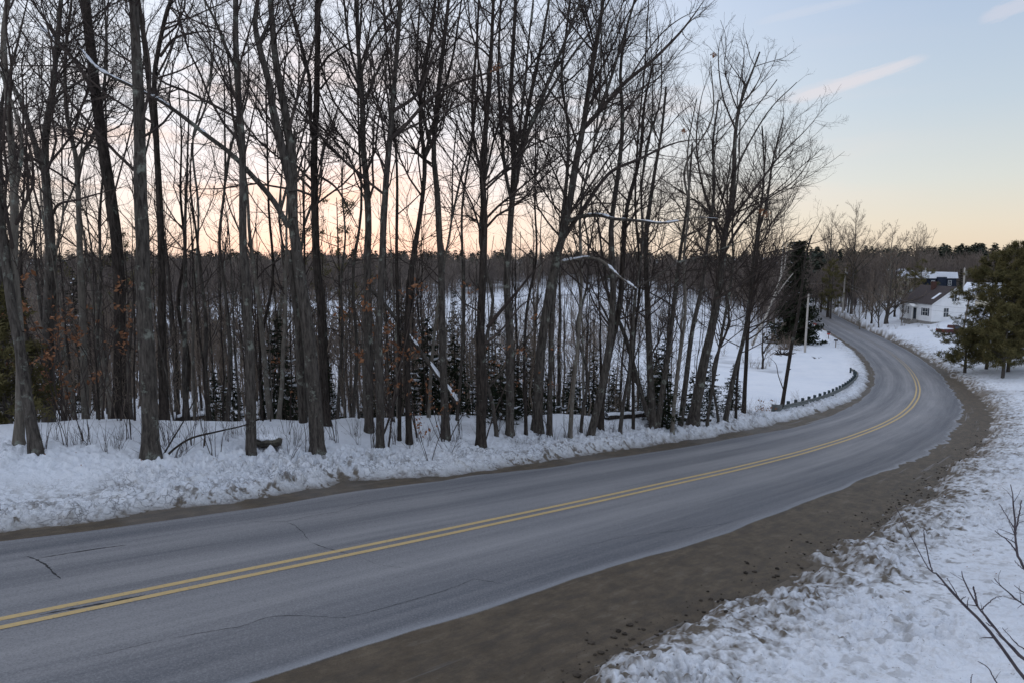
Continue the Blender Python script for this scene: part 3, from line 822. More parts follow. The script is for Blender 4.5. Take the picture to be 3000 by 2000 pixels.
ht('broadest straight trunk near the road with green lichen, left third of the bank', [([(347, 1064), (343, 908), (331, 708), (327, 549), (323, 440), (319, 240), (311, 80), (307, 0)], 44, 22, .3)], crownlo=.55, bark=M_bark, limbs=[([(322, 300), (345, 180), (330, 60), (322, 0)], 8, 5, .8)], b1=1.0)
ht('dark trunk splitting into two leaders right behind the broadest lichened trunk', [([(377, 948), (372, 749), (370, 549), (359, 320), (354, 190), (365, 110), (380, 40), (393, 0)], 25, 9), ([(359, 330), (348, 250), (332, 110), (318, 0)], 13, 8, .6)], Y=23.0, bark=M_bark2, b1=1.3, limbs=[([(368, 130), (400, 90), (450, 75), (500, 72)], 8, 4, 1.2), ([(362, 180), (420, 160), (470, 130), (505, 100)], 5, 2, -1.)])
ht('upright mid-grey trunk with a stony hump beside its foot', [([(577, 1050), (574, 829), (566, 669), (558, 549), (557, 360), (549, 240), (542, 110), (541, 0)], 27, 13, .2), ([(546, 160), (528, 130), (500, 60), (470, 0)], 8, 6, -.6)], b1=1.3, bark=M_bark)
ht('massive split double trunk on one flared base, snow-topped limb sweeping left', [([(729, 1041), (722, 908), (711, 789), (694, 669), (680, 569), (673, 500), (672, 400), (664, 320), (650, 230), (633, 140), (621, 0)], 40, 12, .2), ([(672, 440), (650, 350), (628, 260), (620, 200), (596, 110), (586, 55), (592, 0)], 24, 11, -.3), ([(676, 500), (678, 400), (675, 340), (677, 302)], 14, 7, .2), ([(592, 105), (610, 70), (624, 30), (626, 0)], 9, 6, .3)], b1=1.5, crownlo=.55, limbs=[([(663, 300), (690, 200), (720, 100), (736, 0)], 9, 5, 1.), ([(678, 420), (705, 340), (740, 310), (790, 350)], 6, 3, 1.)])
big, bigY = HT[-1]
sn_l = [(662, 522), (626, 459), (567, 391), (527, 351), (479, 315), (439, 283), (379, 239), (319, 207), (247, 172), (215, 150), (180, 110), (136, 98), (90, 60)]
def add_limb(o, pts, w0, w1, Y, drift, seed, snow=True, twigs=1.6, m=None, gaps=.25):
    g = np.random.default_rng(seed)
    Q, Rr = pline(pts, w0, w1, Y, Y + drift)
    q = spline(np.column_stack([Q, Rr]), 40); Q, Rr = q[:, :3], np.maximum(q[:, 3], .008)
    if snow or w1 < 5: Rr = Rr * np.interp(np.linspace(0, 1, 40), [0, .6, 1], [1, .9, .35])
    o0 = np.array(o.location); G = Geo()
    V, Fq = tubes(Q[None], Rr[None] , 8); G.add(V - o0, Fq)
    if twigs:
        P1, R1 = grow(Q[None], Rr[None], twigs, .1, 1, .16, 55, g, K=6, rmin=.007, lmin=.4, lmax=2.5, up=.12)
        P2, R2 = grow(P1, R1, 3.5, .2, 1, .45, 40, g, K=5, rmin=.005, lmin=.2, lmax=1.)
        P3, R3 = grow(P2, R2, 3.5, .2, 1, .45, 40, g, K=4, rmin=.004, lmin=.15, lmax=.6)
        for P_, R_, k in ((P1, R1, 5), (P2, R2, 3), (P3, R3, 3)):
            if len(P_): V, Fq = tubes(P_, R_, k); G.add(V - o0, Fq)
    ob = G.build('limb', m or M_bark3, o)
    if snow:
        sc = snow_on(o, pts, w0 if w1 > w0 * .9 else (w0 + w1) / 2, Y, drift, seed, gaps=gaps)
        if sc: sc.parent = ob
    return ob
add_limb(big, sn_l, 15, 6, bigY - .2, -1.5, 5, m=M_bark)
add_limb(big, [(697, 969), (690, 850), (685, 749), (672, 640), (668, 575)], 24, 17, bigY + .5, -.3, 6, snow=False, twigs=0, m=M_bark)
ht('dark trunk close behind the massive split tree, forking where its limbs cross', [([(749, 995), (742, 830), (737, 700), (727, 600), (722, 440), (722, 340), (727, 240), (729, 120), (731, 0)], 25, 12, .3), ([(722, 330), (712, 270), (712, 200), (704, 150), (680, 60), (660, 0)], 10, 6, .6)], Y=24.3, bark=M_bark2, b1=1.5, limbs=[([(731, 165), (755, 130), (800, 100), (850, 60)], 7, 3, 1.), ([(736, 205), (760, 175), (790, 140)], 6, 2, -1.), ([(724, 400), (770, 430), (800, 480), (840, 560)], 7, 3, -.8)])
ht('wavy trunk standing close left of a slimmer twin, with many steep forks high up', [([(848, 980), (846, 800), (844, 600), (846, 520), (842, 420), (834, 340), (832, 220), (822, 100), (820, 0)], 24, 9, .3), ([(832, 240), (822, 180), (800, 90), (790, 0)], 9, 5, .5), ([(828, 180), (850, 100), (890, 40), (920, 0)], 8, 4, -.5)], Y=24.6, b1=1.7)
ht('straight trunk in front of the bank with long limbs sweeping up to the right', [([(873, 1032), (873, 908), (869, 789), (876, 629), (881, 520), (888, 400), (900, 270), (908, 160), (916, 60), (920, 0)], 22, 10, .2)], b1=1.4, limbs=[([(903, 255), (950, 225), (976, 180), (1000, 120), (1040, 60), (1080, 0)], 10, 5, 1.), ([(895, 320), (930, 290), (985, 230), (1050, 190), (1130, 165), (1200, 130), (1280, 90)], 10, 4, 2.), ([(886, 410), (860, 330), (820, 280), (800, 200)], 5, 3, -1.)])
ht('very thin dark pole of a tree between two grey trunks at mid-bank', [([(917, 1004), (918, 850), (912, 669), (911, 549), (912, 400), (902, 250), (890, 120), (880, 0)], 11, 4, .5)], b1=1.1, bark=M_bark2, dens=.8)
ht('dark slender trunk bending right at head height left of the centre', [([(940, 1012), (935, 829), (938, 669), (955, 560), (972, 440), (975, 360), (966, 290), (968, 200), (985, 100), (1000, 0)], 17, 7, .2), ([(975, 370), (990, 300), (1010, 240), (1040, 130), (1060, 0)], 8, 4, .5)], bark=M_bark2, b1=1.5)
ht('grey trunk with a kinked upper half, base beyond the lying pole with snow', [([(1024, 980), (1016, 789), (1014, 629), (1009, 540), (1004, 440), (996, 350), (1003, 250), (1012, 160), (1022, 80), (1030, 0)], 22, 8, .3), ([(998, 350), (975, 280), (960, 200), (958, 120), (965, 0)], 9, 4, -.5)], Y=25.6, b1=1.5)
ht('black wet-looking trunk with a burl and dark limbs, centre of the roadside row', [([(1104, 1027), (1105, 869), (1104, 749), (1109, 629), (1112, 520), (1110, 440), (1108, 400), (1115, 300), (1125, 180), (1130, 80), (1133, 0)], 27, 8, .2), ([(1108, 410), (1090, 330), (1085, 230), (1095, 100), (1100, 0)], 9, 5, .5)], bark=M_bark2, b1=1.6, crownlo=.35, limbs=[([(1120, 752), (1150, 715), (1190, 668), (1225, 625), (1260, 590)], 12, 4, -1.2), ([(1112, 790), (1150, 760), (1200, 700), (1240, 680)], 7, 3, .8), ([(1108, 670), (1080, 640), (1078, 605)], 5, 3, .5), ([(1108, 720), (1060, 690), (1030, 640)], 5, 2, -.6)])
o15, Y15 = HT[-1]
ht('broad fan of upright stems bursting from a thick fork right of the black trunk', [([(1171, 996), (1172, 870), (1170, 749), (1164, 640), (1170, 540), (1178, 440), (1180, 360), (1172, 250), (1178, 120), (1185, 0)], 24, 8, .2), ([(1178, 450), (1195, 360), (1215, 240), (1240, 120), (1262, 0)], 14, 6, .3), ([(1182, 400), (1215, 300), (1260, 190), (1300, 90), (1335, 0)], 12, 5, -.5), ([(1176, 470), (1160, 390), (1150, 280), (1145, 160), (1150, 0)], 10, 5, .6), ([(1185, 360), (1230, 270), (1300, 150), (1365, 60), (1400, 0)], 9, 4, 1.), ([(1190, 330), (1205, 200), (1215, 90), (1225, 0)], 8, 4, -1.)], b1=1.3, dens=.95, crownlo=.5)
ht('tall curving grey trunk leaning right with wide-spreading limbs over the road side', [([(1234, 990), (1240, 829), (1256, 708), (1275, 608), (1289, 555), (1306, 480), (1322, 380), (1338, 300), (1350, 220), (1362, 140), (1374, 80), (1386, 0)], 30, 9, .0), ([(1338, 300), (1372, 260), (1400, 190), (1425, 110), (1458, 0)], 10, 5, .8)], b1=1.5, crownlo=.45, limbs=[([(1346, 290), (1372, 262), (1436, 190), (1498, 140), (1558, 80), (1590, 40), (1618, 0)], 12, 6, 1.2), ([(1296, 545), (1340, 480), (1398, 400), (1466, 367), (1558, 327), (1658, 319)], 13, 4, 1.5), ([(1440, 190), (1500, 100), (1560, 45), (1640, 10)], 5, 2, 1.5, 1.), ([(1300, 500), (1360, 420), (1440, 300), (1500, 200)], 7, 3, -1.), ([(1330, 345), (1300, 260), (1250, 190), (1220, 120), (1200, 60)], 7, 3, 1.)])
o18, Y18 = HT[-1]
add_limb(o18, [(1308, 508), (1340, 497), (1378, 495), (1408, 503), (1438, 505), (1480, 509), (1518, 513), (1560, 508), (1600, 500), (1650, 502)], 12, 3, Y18, -1.5, 12, twigs=1.4, m=M_bark)
add_limb(o18, [(1290, 602), (1320, 597), (1350, 592), (1378, 598), (1398, 612), (1422, 635), (1450, 655), (1462, 664)], 9, 7, Y18, -1.5, 13, twigs=.3, gaps=.1)
add_limb(o18, [(1448, 668), (1500, 640), (1556, 604), (1620, 588), (1668, 568), (1740, 540), (1800, 520)], 6, 2.5, Y18 - 1.3, -1.0, 14, twigs=1.4, snow=False, m=M_bark)
ht('straight slim trunk close behind the curving tree', [([(1262, 1001), (1266, 789), (1276, 640), (1300, 430), (1305, 300), (1290, 180), (1300, 80), (1310, 0)], 16, 5, .6)], b1=1.6, crownlo=.3)
ht('paired slanting trunks crossing low behind the bank, the left one', [([(1356, 1004), (1374, 928), (1394, 829), (1406, 729), (1408, 640), (1404, 520), (1420, 400), (1430, 280), (1425, 160), (1440, 60)], 22, 6, .3)], b1=1.5, crownlo=.27)
ht('paired slanting trunks crossing low behind the bank, the dark right one', [([(1378, 990), (1384, 900), (1402, 800), (1424, 700), (1430, 600), (1440, 480), (1470, 360), (1480, 240), (1500, 150)], 20, 5, .6)], b1=1.4, bark=M_bark2, crownlo=.27)
ht('clump with three stems spreading like a V from one foot', [([(1502, 990), (1496, 900), (1492, 829), (1486, 669), (1484, 549), (1500, 420), (1520, 300), (1530, 200)], 20, 5, .3), ([(1500, 975), (1480, 928), (1456, 841), (1430, 757), (1400, 690), (1385, 600), (1370, 480)], 15, 4, .8), ([(1510, 985), (1520, 908), (1534, 809), (1548, 700), (1560, 600), (1580, 460), (1590, 330)], 16, 4, -.3)], b1=1.4, crownlo=.27)
ht('thick lichened trunk leaning right, last big tree before the guardrail, wide open crown', [([(1590, 985), (1606, 888), (1622, 809), (1636, 749), (1650, 669), (1658, 608), (1664, 540), (1678, 480), (1686, 400), (1688, 319), (1700, 240), (1730, 160), (1745, 120)], 28, 4, .3), ([(1686, 400), (1720, 330), (1770, 250), (1830, 190)], 6, 2, .5)], b1=1.9, crownlo=.27, dens=1.1, limbs=[([(1660, 590), (1700, 520), (1760, 460), (1830, 410), (1880, 330)], 8, 2, 1.), ([(1640, 690), (1720, 640), (1790, 590), (1850, 560), (1890, 500)], 8, 2, -1.), ([(1668, 520), (1730, 440), (1790, 360), (1850, 300), (1900, 240)], 7, 2, .5), ([(1662, 560), (1620, 450), (1600, 340), (1610, 230), (1640, 140)], 8, 2, 1.), ([(1690, 300), (1660, 220), (1650, 120), (1668, 60)], 5, 2, -.6), ([(1700, 250), (1740, 190), (1770, 110)], 4, 1.5, -.3)])
ht('medium trunk leaning the same way just left of the thick lichened one', [([(1562, 985), (1576, 869), (1590, 760), (1610, 669), (1625, 560), (1640, 440), (1638, 330), (1650, 230)], 15, 4, .5)], b1=1.6, crownlo=.27)
ht('slim trunk leaning right beyond the big lichened tree', [([(1666, 969), (1684, 869), (1710, 769), (1725, 660), (1735, 560), (1760, 470), (1775, 370), (1800, 270)], 13, 3, .5)], b1=1.7, crownlo=.25)
ht('straight small tree between the wood and the open snow, second from the guardrail end', [([(1708, 950), (1714, 829), (1720, 730), (1738, 600), (1745, 500), (1755, 400), (1750, 290)], 12, 3, .5)], b1=1.7, crownlo=.25, bark=M_bark2)
ht('thin bent pole of a tree rising at the near end of the guardrail', [([(1795, 942), (1803, 889), (1809, 851), (1818, 796), (1832, 730), (1843, 650), (1850, 590), (1865, 540)], 11, 4, .3)], b1=.5, crownlo=.25, bark=M_bark2, dens=.7, lens=.6, limbs=[([(1801, 898), (1788, 862), (1782, 835), (1765, 818)], 3, 1.5, .3), ([(1810, 850), (1817, 846)], 4, 3, -.2)])
# more stems of the roadside belt, between the ones above: base x, base y (None = beyond the crest), top x, width
more = [
 (20, None, -10, 20, 27, 'brown trunk at the left edge behind the leaning one'), (70, None, 60, 13, 27.5, 'slender trunk between the two left-edge trunks and the forking clump'),
 (150, None, 145, 12, 26, 'thin pole right of the forking clump'), (226, None, 250, 12, 27, 'thin pole between the Y fork and the dark leaning trunk'),
 (302, None, 330, 11, 26, 'narrow stem left of the broadest trunk'), (420, None, 410, 16, 27, 'upright grey pole right of the two-leader dark trunk'),
 (447, None, 470, 11, 30, 'slim pole halfway between the two-leader trunk and the trunk with the stony hump'), (480, None, 440, 18, 27, 'trunk leaning slightly left in the gap of open snow'),
 (520, 980, 515, 17, 26, 'mottled straight trunk left of the trunk with the stony hump'), (606, None, 640, 12, 28, 'thin stem right of the trunk with the stony hump'),
 (640, None, 650, 14, 29, 'grey stem behind the long snow-topped limb'), (775, None, 790, 12, 28, 'thin stem right of the massive double trunk'),
 (810, None, 830, 13, 28, 'stem crowding the wavy trunk from the left'), (900, None, 1000, 11, 29, 'thin stem behind the long-limbed straight trunk'),
 (985, None, 1050, 13, 28, 'stem leaning right behind the snow-covered lying pole'), (1050, None, 1090, 12, 28, 'thin stem left of the black trunk'),
 (1140, None, 1100, 14, 27, 'grey stem right behind the black trunk'), (1208, None, 1230, 12, 28, 'thin pole between the stem fan and the curving tree'),
 (1310, None, 1380, 14, 29, 'stem leaning right behind the snowy arched limb'), (1335, None, 1350, 11, 30, 'thin pole under the long snowy limb'),
 (1425, None, 1500, 13, 31, 'thin stem left of the three-stemmed clump'), (1455, None, 1490, 11, 32, 'thin stem crossed by the three-stemmed clump'),
 (1545, None, 1600, 13, 33, 'dark thin stem right of the three-stemmed clump'), (1625, None, 1700, 11, 36, 'thin stem in front of the open snow field, left'),
 (1650, None, 1650, 9, 38, 'upright thin stem in front of the open snow field'), (1690, None, 1760, 9, 40, 'leaning thin stem in front of the open snow field, right'), (700, None, 705, 14, 30, 'grey stem hidden partly by the double trunk')]
for i, (xb, yb, xt, w, Y, lab) in enumerate(more):
    g = np.random.default_rng(300 + i)
    top = (0 if i % 3 == 0 else 120 + (i * 67) % 260) if xb < 1500 else 200 + (xb - 1500) * .6
    n = 7
    yy = np.linspace(yb or 960, top, n); xx = np.linspace(xb, xt, n) + np.r_[0, g.normal(0, 9, n - 2), 0]
    st = [([(a, b) for a, b in zip(xx, yy)], w * .78, 2.8, g.normal(0, .6))]
    if i % 2 == 0:
        k = 4; st.append(([(xx[k], yy[k]), (xx[k] + g.normal(0, 12) + 18, yy[k] - 90), (xx[k] + 45 + g.normal(0, 12), yy[k] - 200), (xx[k] + 60 + g.normal(0, 25), yy[k] - 330)], w * .5, 2.5, .6))
    hand_tree('bare_tree', lab, st, Y, seed=60 + i, b1=1.35, crownlo=.36 if xb < 1280 else .24, bark=[M_bark, M_bark2, M_bark3, M_bark][i % 4], dens=.9, group='slimmer trees standing in the roadside belt')

# ------------------------------------------------------------------ forest trees: prototypes, then individual copies
def proto_tree(seed, h, r, bark, crown=.5, dens=1., lean=.03, forks=2, twig=None, name='bare_tree', twl=3, sides=8, b1=1.5, len1=.28):
    g = np.random.default_rng(seed); T = Geo(); Cg = Geo()
    z = np.linspace(-.3, h, 16); d = g.normal(0, lean, 2)
    x = d[0] * z + np.cumsum(g.normal(0, .035 * h / 12, 16)); y = d[1] * z + np.cumsum(g.normal(0, .035 * h / 12, 16))
    x -= x[0]; y -= y[0]
    P = np.stack([x, y, z], 1)[None]; R = (r * (1 - .9 * np.linspace(0, 1, 16) ** 1.1) + .006)[None]
    R[0, 0] *= 1.35
    P = spline(P[0], 20)[None]; R = R * .82; R = np.interp(np.linspace(0, 1, 20), np.linspace(0, 1, 16), R[0])[None]
    stems = [(P, R)]
    if forks:
        Pf, Rf = grow(P, R, forks / (h * .4), .45, .8, .5, 22, g, K=20, wig=.05, up=.12, rmul=.7, rmin=.02, taper=.2, lmin=3, lmax=8)
        if len(Pf): stems.append((Pf, Rf))
    for a, b in stems:
        V, Fq = tubes(a, b, sides); T.add(V, Fq)
    aP = np.concatenate([a for a, b in stems]); aR = np.concatenate([b for a, b in stems])
    P1, R1 = grow(aP, aR, b1 * dens, crown * .6, 1., len1, 45, g, K=7, wig=.16, up=.12, rmul=.5, rmin=.008, lmin=.5, lmax=3.)
    P2, R2 = grow(P1, R1, 2.6 * dens, .15, 1, .42, 42, g, K=5, wig=.18, up=.10, rmin=.0055, lmin=.3, lmax=1.6)
    L = [(P1, R1, 4), (P2, R2, 3)]
    if twl >= 3:
        P3, R3 = grow(P2, R2, 3.0 * dens, .15, 1, .5, 40, g, K=4, wig=.2, up=.08, rmin=.004, lmin=.2, lmax=.8)
        L.append((P3, R3, 3))
    for a, b, k in L:
        if len(a): V, Fq = tubes(a, b, k); Cg.add(V, Fq)
    o = thing(name, 'x', 'bare tree')
    T.build('trunk', bark, o); Cg.build('crown', twig or M_twig, o)
    return o

class Stock:
    """a prototype used once itself, then by copies"""
    def __init__(s, protos): s.p = [[o, False] for o in protos]
    def place(s, i, loc, rz, sc, label, group):
        q = s.p[i % len(s.p)]
        o = q[0] if not q[1] else copy_tree(q[0])
        q[1] = True
        o.location = loc; o.rotation_euler = (0, 0, rz); o.scale = (sc, sc, sc)
        o['label'] = label
        if group: o['group'] = group
        return o

woods = Stock([proto_tree(500 + i, [9, 10.5, 8, 12.5, 9.5, 8, 11, 12, 8.5, 10][i], [.075, .10, .06, .12, .085, .055, .08, .12, .065, .09][i], [M_bark, M_bark2, M_bark, M_bark3, M_bark2][i % 5], crown=[.5, .35, .6, .4, .55][i % 5], forks=[2, 1, 0, 2, 1][i % 5], dens=.85) for i in range(10)])
g = np.random.default_rng(42)
pts = []
tries = 0
while len(pts) < 215 and tries < 20000:
    tries += 1
    az = g.uniform(-39, 14); Y = 24 + 66 * g.random() ** 1.35
    x = Y * math.tan(math.radians(az)); 
    s_, d_, z_ = (v[0] for v in road_coords(x, Y))
    be = float(tab(s_, BENCH))
    if d_ < be + .3: continue
    if s_ > 66 and (d_ > 20 or g.random() < .35): continue
    if 55 < s_ <= 66 and d_ > 30: continue
    if s_ > 78: continue
    if any((x - a) ** 2 + (Y - b) ** 2 < 1.5 for a, b in pts): continue
    pts.append((x, Y))
for i, (x, y) in enumerate(pts):
    near = y < 36
    side = 'left' if x < -.35 * y else 'middle' if x < .05 * y else 'right'
    lab = {'left': 'grey bare trunk among many deep in the left part of the wood', 'middle': 'grey bare trunk among many deep in the middle of the wood', 'right': 'grey bare trunk among many at the thinner right end of the wood'}[side]
    woods.place(int(g.integers(10)) if not near else int(g.integers(10)), (x, y, H(x, y)), g.uniform(0, 6.28), g.uniform(.8, 1.12) * (.8 if y > 60 else 1), lab, 'bare trees deep in the ' + side + ' of the wood')
# saplings and poles in the wood
sap = Stock([proto_tree(600 + i, [5.5, 7, 4, 8, 6][i], [.03, .04, .025, .05, .035][i], [M_bark, M_bark2][i % 2], crown=.3, forks=1, dens=.9, name='sapling', sides=5, lean=.07, len1=.3, b1=2.) for i in range(5)])
n = 0
for _ in range(3000):
    if n >= 120: break
    az = g.uniform(-39, 17); Y = 20 + 40 * g.random() ** 1.3
    x = Y * math.tan(math.radians(az)); s_, d_, z_ = (v[0] for v in road_coords(x, Y))
    if d_ < float(tab(s_, BENCH)) - .5 or s_ > 78 or (s_ > 60 and d_ > 22): continue
    o = sap.place(n, (x, Y, H(x, Y)), g.uniform(0, 6.28), g.uniform(.7, 1.15), 'thin bare sapling among the trunks on the snow below the bank', 'saplings in the undergrowth of the wood')
    o['category'] = 'sapling'; n += 1

# ------------------------------------------------------------------ conifers
def conifer(seed, h, base_r, name, label, kind='spruce', trunk_r=.12, gap=0., mats=(M_needle, M_bark2), needle=.16, whorl=.35, dens=1., snow=0., broken=False, flat=.0, sub=1.0):
    g = np.random.default_rng(seed); T = Geo(); N = Geo(); S = Geo()
    P = np.stack([np.cumsum(g.normal(0, .02, 14)), np.cumsum(g.normal(0, .02, 14)), np.linspace(-.3, h, 14)], 1)[None]
    P[0, :, :2] -= P[0, 0, :2]
    R = (trunk_r * (1 - np.linspace(0, 1, 14)) + .02)[None]; V, Fq = tubes(P, R, 8); T.add(V, Fq)
    BP = []; BR = []
    z = gap if gap > 0 else .25
    while z < h * (.985):
        f = (z - gap) / (h - gap)
        if kind == 'spruce':
            L = base_r * (1 - f) ** .8 * g.uniform(.75, 1.1) + .12
            if broken: L = max(L * (1 if f < .45 else .8), base_r * .38 * g.uniform(.7, 1.1))
        else:
            L = base_r * (1 - (f * .95) ** 2.0) * g.uniform(.35, 1.15) + .3
        nb = int(max(3, round((6 if kind == 'spruce' else 4) * dens)))
        a0 = g.uniform(0, 6.28)
        for k in range(nb):
            a = a0 + k * 6.283 / nb + g.normal(0, .25); l = L * g.uniform(.6, 1.12)
            d = np.array([math.cos(a), math.sin(a), 0]); u = np.linspace(0, 1, 6)[:, None]
            droop = (-.28 * l if kind == 'spruce' else .12 * l)
            p = np.array([np.interp(z, P[0, :, 2], P[0, :, 0]), np.interp(z, P[0, :, 2], P[0, :, 1]), z + g.normal(0, whorl * .35)]) + d * l * u + np.array([0, 0, 1]) * (droop * np.sin(u * 2.2) + (.10 * l * u ** 3 if kind == 'spruce' else .25 * l * u ** 2)) + g.normal(0, .02 * l, (6, 3)) * u
            BP.append(p); BR.append(np.linspace(.006 + .011 * l, .004, 6))
        z += whorl * g.uniform(.7, 1.3) * (1 if kind == 'spruce' else 1.4)
    BP = np.array(BP); BR = np.array(BR)
    V, Fq = tubes(BP, BR, 4); T.add(V, Fq)
    # side shoots carrying the needles
    if kind == 'spruce':
        P2, R2 = grow(BP, BR, 9 * dens * sub, .12, 1., .34, 62, g, K=3, wig=.10, up=-.06, rmin=.004, lmin=.10, lmax=.75)
        P2 = np.concatenate([P2, BP[:, [0, 2, 4]] , BP[:, [1, 3, 5]]])
        # each shoot: two crossed feathered blades
        A, B_ = P2[:, 0], P2[:, -1]; t = unit(B_ - A); sd = unit(np.cross(t, [0, 0, 1]) + 1e-6)
        for rot in (0, 1, 2):
            w = sd if rot == 0 else unit(sd * .8 + [0, 0, .55]) if rot == 1 else unit(sd * .8 + [0, 0, -.6])
            m = (A + B_) / 2; hw = needle * (.35 + .4 * g.random((len(A), 1))) * (1 if rot == 0 else .5)
            j = g.normal(0, .02, A.shape)
            V = np.stack([A, m + w * hw * .5 + j, B_ + t * .04, m - w * hw * .5 - j], 1).reshape(-1, 3)
            N.add(V, np.arange(len(A))[:, None] * 4 + np.arange(4)[None])
    else:
        P2, R2 = grow(BP, BR, 3.2 * dens, .25, 1., .4, 42, g, K=4, wig=.15, up=.14, rmin=.005, lmin=.25, lmax=1.3)
        V, Fq = tubes(P2, R2, 3); T.add(V, Fq)
        tip = np.concatenate([P2[:, -1], P2[:, 2], BP[:, -1], BP[:, 4]]); td = unit(np.concatenate([P2[:, -1] - P2[:, -2]] * 2 + [BP[:, -1] - BP[:, -2]] * 2) + [0, 0, .5])
        nn = int(15 * dens)
        tip = np.repeat(tip, nn, 0); td = np.repeat(td, nn, 0)
        d = unit(td * .55 + unit(g.normal(size=tip.shape)) * 1.0); st = tip + g.normal(0, .09, tip.shape)
        w = unit(np.cross(d, g.normal(size=d.shape))); l = needle * g.uniform(.7, 1.4, (len(tip), 1))
        V = np.stack([st - w * .028, st + w * .028, st + d * l], 1).reshape(-1, 3)
        N.add(V, np.arange(len(tip))[:, None] * 3 + np.arange(3)[None])
    o = thing(name, label, 'conifer')
    T.build('trunk', mats[1], o); N.build('crown', mats[0], o, smooth=False)
    if snow > 0:
        k = g.random(len(BP)) < snow
        c = BP[k][:, 2:]; r = np.ones(c.shape[:2]) * np.array([.02, .07, .06, .02])[None] * g.uniform(.5, 1.3, (len(c), 1))
        c = c + [0, 0, .07]
        V, Fq = tubes(c, r, 5); S.add(V, Fq)
        S.build('snow_cap', M_snowcap, o)['kind'] = 'stuff'
    return o

spr = Stock([conifer(700 + i, [5, 7, 3.2, 6][i], [1.9, 2.1, 1.5, 1.6][i], 'young_spruce', 'x', dens=.9, whorl=.26, sub=1.0, needle=.13, snow=.12, trunk_r=.06) for i in range(4)])
cl = [(490, 28), (530, 30), (560, 33), (610, 28), (655, 29), (680, 31), (640, 36), (745, 29), (770, 31), (800, 34), (835, 32), (900, 30), (930, 33), (960, 31), (985, 34), (1010, 32), (1040, 30), (1060, 33), (1075, 36), (1140, 29), (1160, 31), (1180, 34), (1195, 30), (1215, 31), (1240, 34), (1200, 38), (1330, 36), (1360, 40), (1390, 44), (1440, 38), (1460, 50), (1400, 56), (1530, 34), (1545, 44), (1600, 38), (1625, 40), (1680, 46), (1500, 60), (1340, 52), (150, 34), (120, 38), (60, 32), (215, 40), (25, 30)]
for i, (xd, Y) in enumerate(cl):
    if i % 3 == 2 and xd < 1300: continue
    xd += g.normal(0, 14)
    x = at(xd * DS, 900, Y)[0]
    nm = 'dark young spruce under the bare trees, left of the massive split trunk' if xd < 690 else 'dark young spruce in the dense dark part of the wood around the black trunk' if xd < 1300 else 'small open-branched spruce in front of the snow field at the right of the wood'
    o = spr.place([1, 0, 3, 1, 2][i % 5], (x, Y, H(x, Y) - .1), g.uniform(0, 6.28), g.uniform(.42, .85) * (1 if xd > 900 else .85), nm, 'young spruces ' + ('left' if xd < 690 else 'centre' if xd < 1300 else 'right'))
    o['category'] = 'spruce'

# ------------------------------------------------------------------ thicket of thin stems nobody could count
def light_sapling(g, rm=1.0):
    P = np.stack([np.cumsum(g.normal(0, .02, 7)), np.cumsum(g.normal(0, .02, 7)), np.linspace(-.02, 1, 7)], 1)[None]; R = np.linspace(.0065, .0015, 7)[None]
    P1, R1 = grow(P, R, 24, .26, .97, .34, 42, g, K=5, wig=.15, up=.12, rmul=.6, rmin=.0016 * rm, lmin=.08, lmax=.45)
    P2, R2 = grow(P1, R1, 22, .15, 1., .45, 40, g, K=4, wig=.15, up=.08, rmin=.0011 * rm, lmin=.04, lmax=.2)
    vs, fs, n = [], [], 0
    for a, b, s in ((P, R, 5), (P1, R1, 3), (P2, R2, 3)):
        V, Fq = tubes(a, b, s); vs.append(V); fs.append(Fq + n); n += len(V)
    return np.concatenate(vs), np.concatenate(fs)
def thicket(name, label, count, test, hmin, hmax, m, seed, az=(-39, 14), Yr=(31, 100), pw=1.1, rm=1.0):
    g = np.random.default_rng(seed); pr = [light_sapling(g, rm) for _ in range(7)]; G = Geo(); n = 0
    for _ in range(count * 12):
        if n >= count: break
        a = math.radians(g.uniform(*az)); Y = Yr[0] + (Yr[1] - Yr[0]) * g.random() ** pw; x = Y * math.tan(a)
        s_, d_, z_ = (v[0] for v in road_coords(x, Y))
        if not test(s_, d_, x, Y, g): continue
        n += 1; V, Fq = pr[g.integers(7)]; h = g.uniform(hmin, hmax); r = g.uniform(0, 6.28); c, s2 = math.cos(r), math.sin(r)
        G.add(np.stack([V[:, 0] * c - V[:, 1] * s2, V[:, 0] * s2 + V[:, 1] * c, V[:, 2]], 1) * h + [x, Y, H(x, Y)], Fq)
    o = G.build(name, m, None, smooth=False); return tag(o, label, 'thicket', kind='stuff')
thicket('thicket', 'dense grey thicket of thin stems and twigs between the trunks of the wood', 400, lambda s, d, x, Y, g: d > float(tab(s, BENCH)) + 1 and s < 70 and not (s > 60 and d > 25), 3.2, 7.5, M_twigb, 41)
thicket('deep_thicket', 'grey thicket closing the back of the wood before the snow field', 520, lambda s, d, x, Y, g: s < 74 and d > 26 and (x < -.02 * Y or g.random() < .3) and fbm(np.array([x / 25]), np.array([Y / 25]), 4, 2)[0] > -.12, 5, 10.5, M_farwood, 42, az=(-39, 6), Yr=(62, 215), pw=.9, rm=3.2)
thicket('field_thicket', 'leafless brush and small trees over the snow right of the wood', 560, lambda s, d, x, Y, g: d > 16 and not (d < 34 and s > 70) and fbm(np.array([x / 22]), np.array([Y / 22]), 6, 2)[0] > -.22, 1.4, 5.2, M_twigb, 43, az=(-4, 22.5), Yr=(52, 210), pw=1., rm=2.2)

thicket('undergrowth', 'tangle of low twigs and brush on the snowy floor of the wood', 520, lambda s, d, x, Y, g: d > float(tab(s, BENCH)) + .8 and s < 74 and not (s > 62 and d > 25), .9, 3.0, M_twigb, 44, Yr=(22, 62), pw=1.0, rm=1.3)
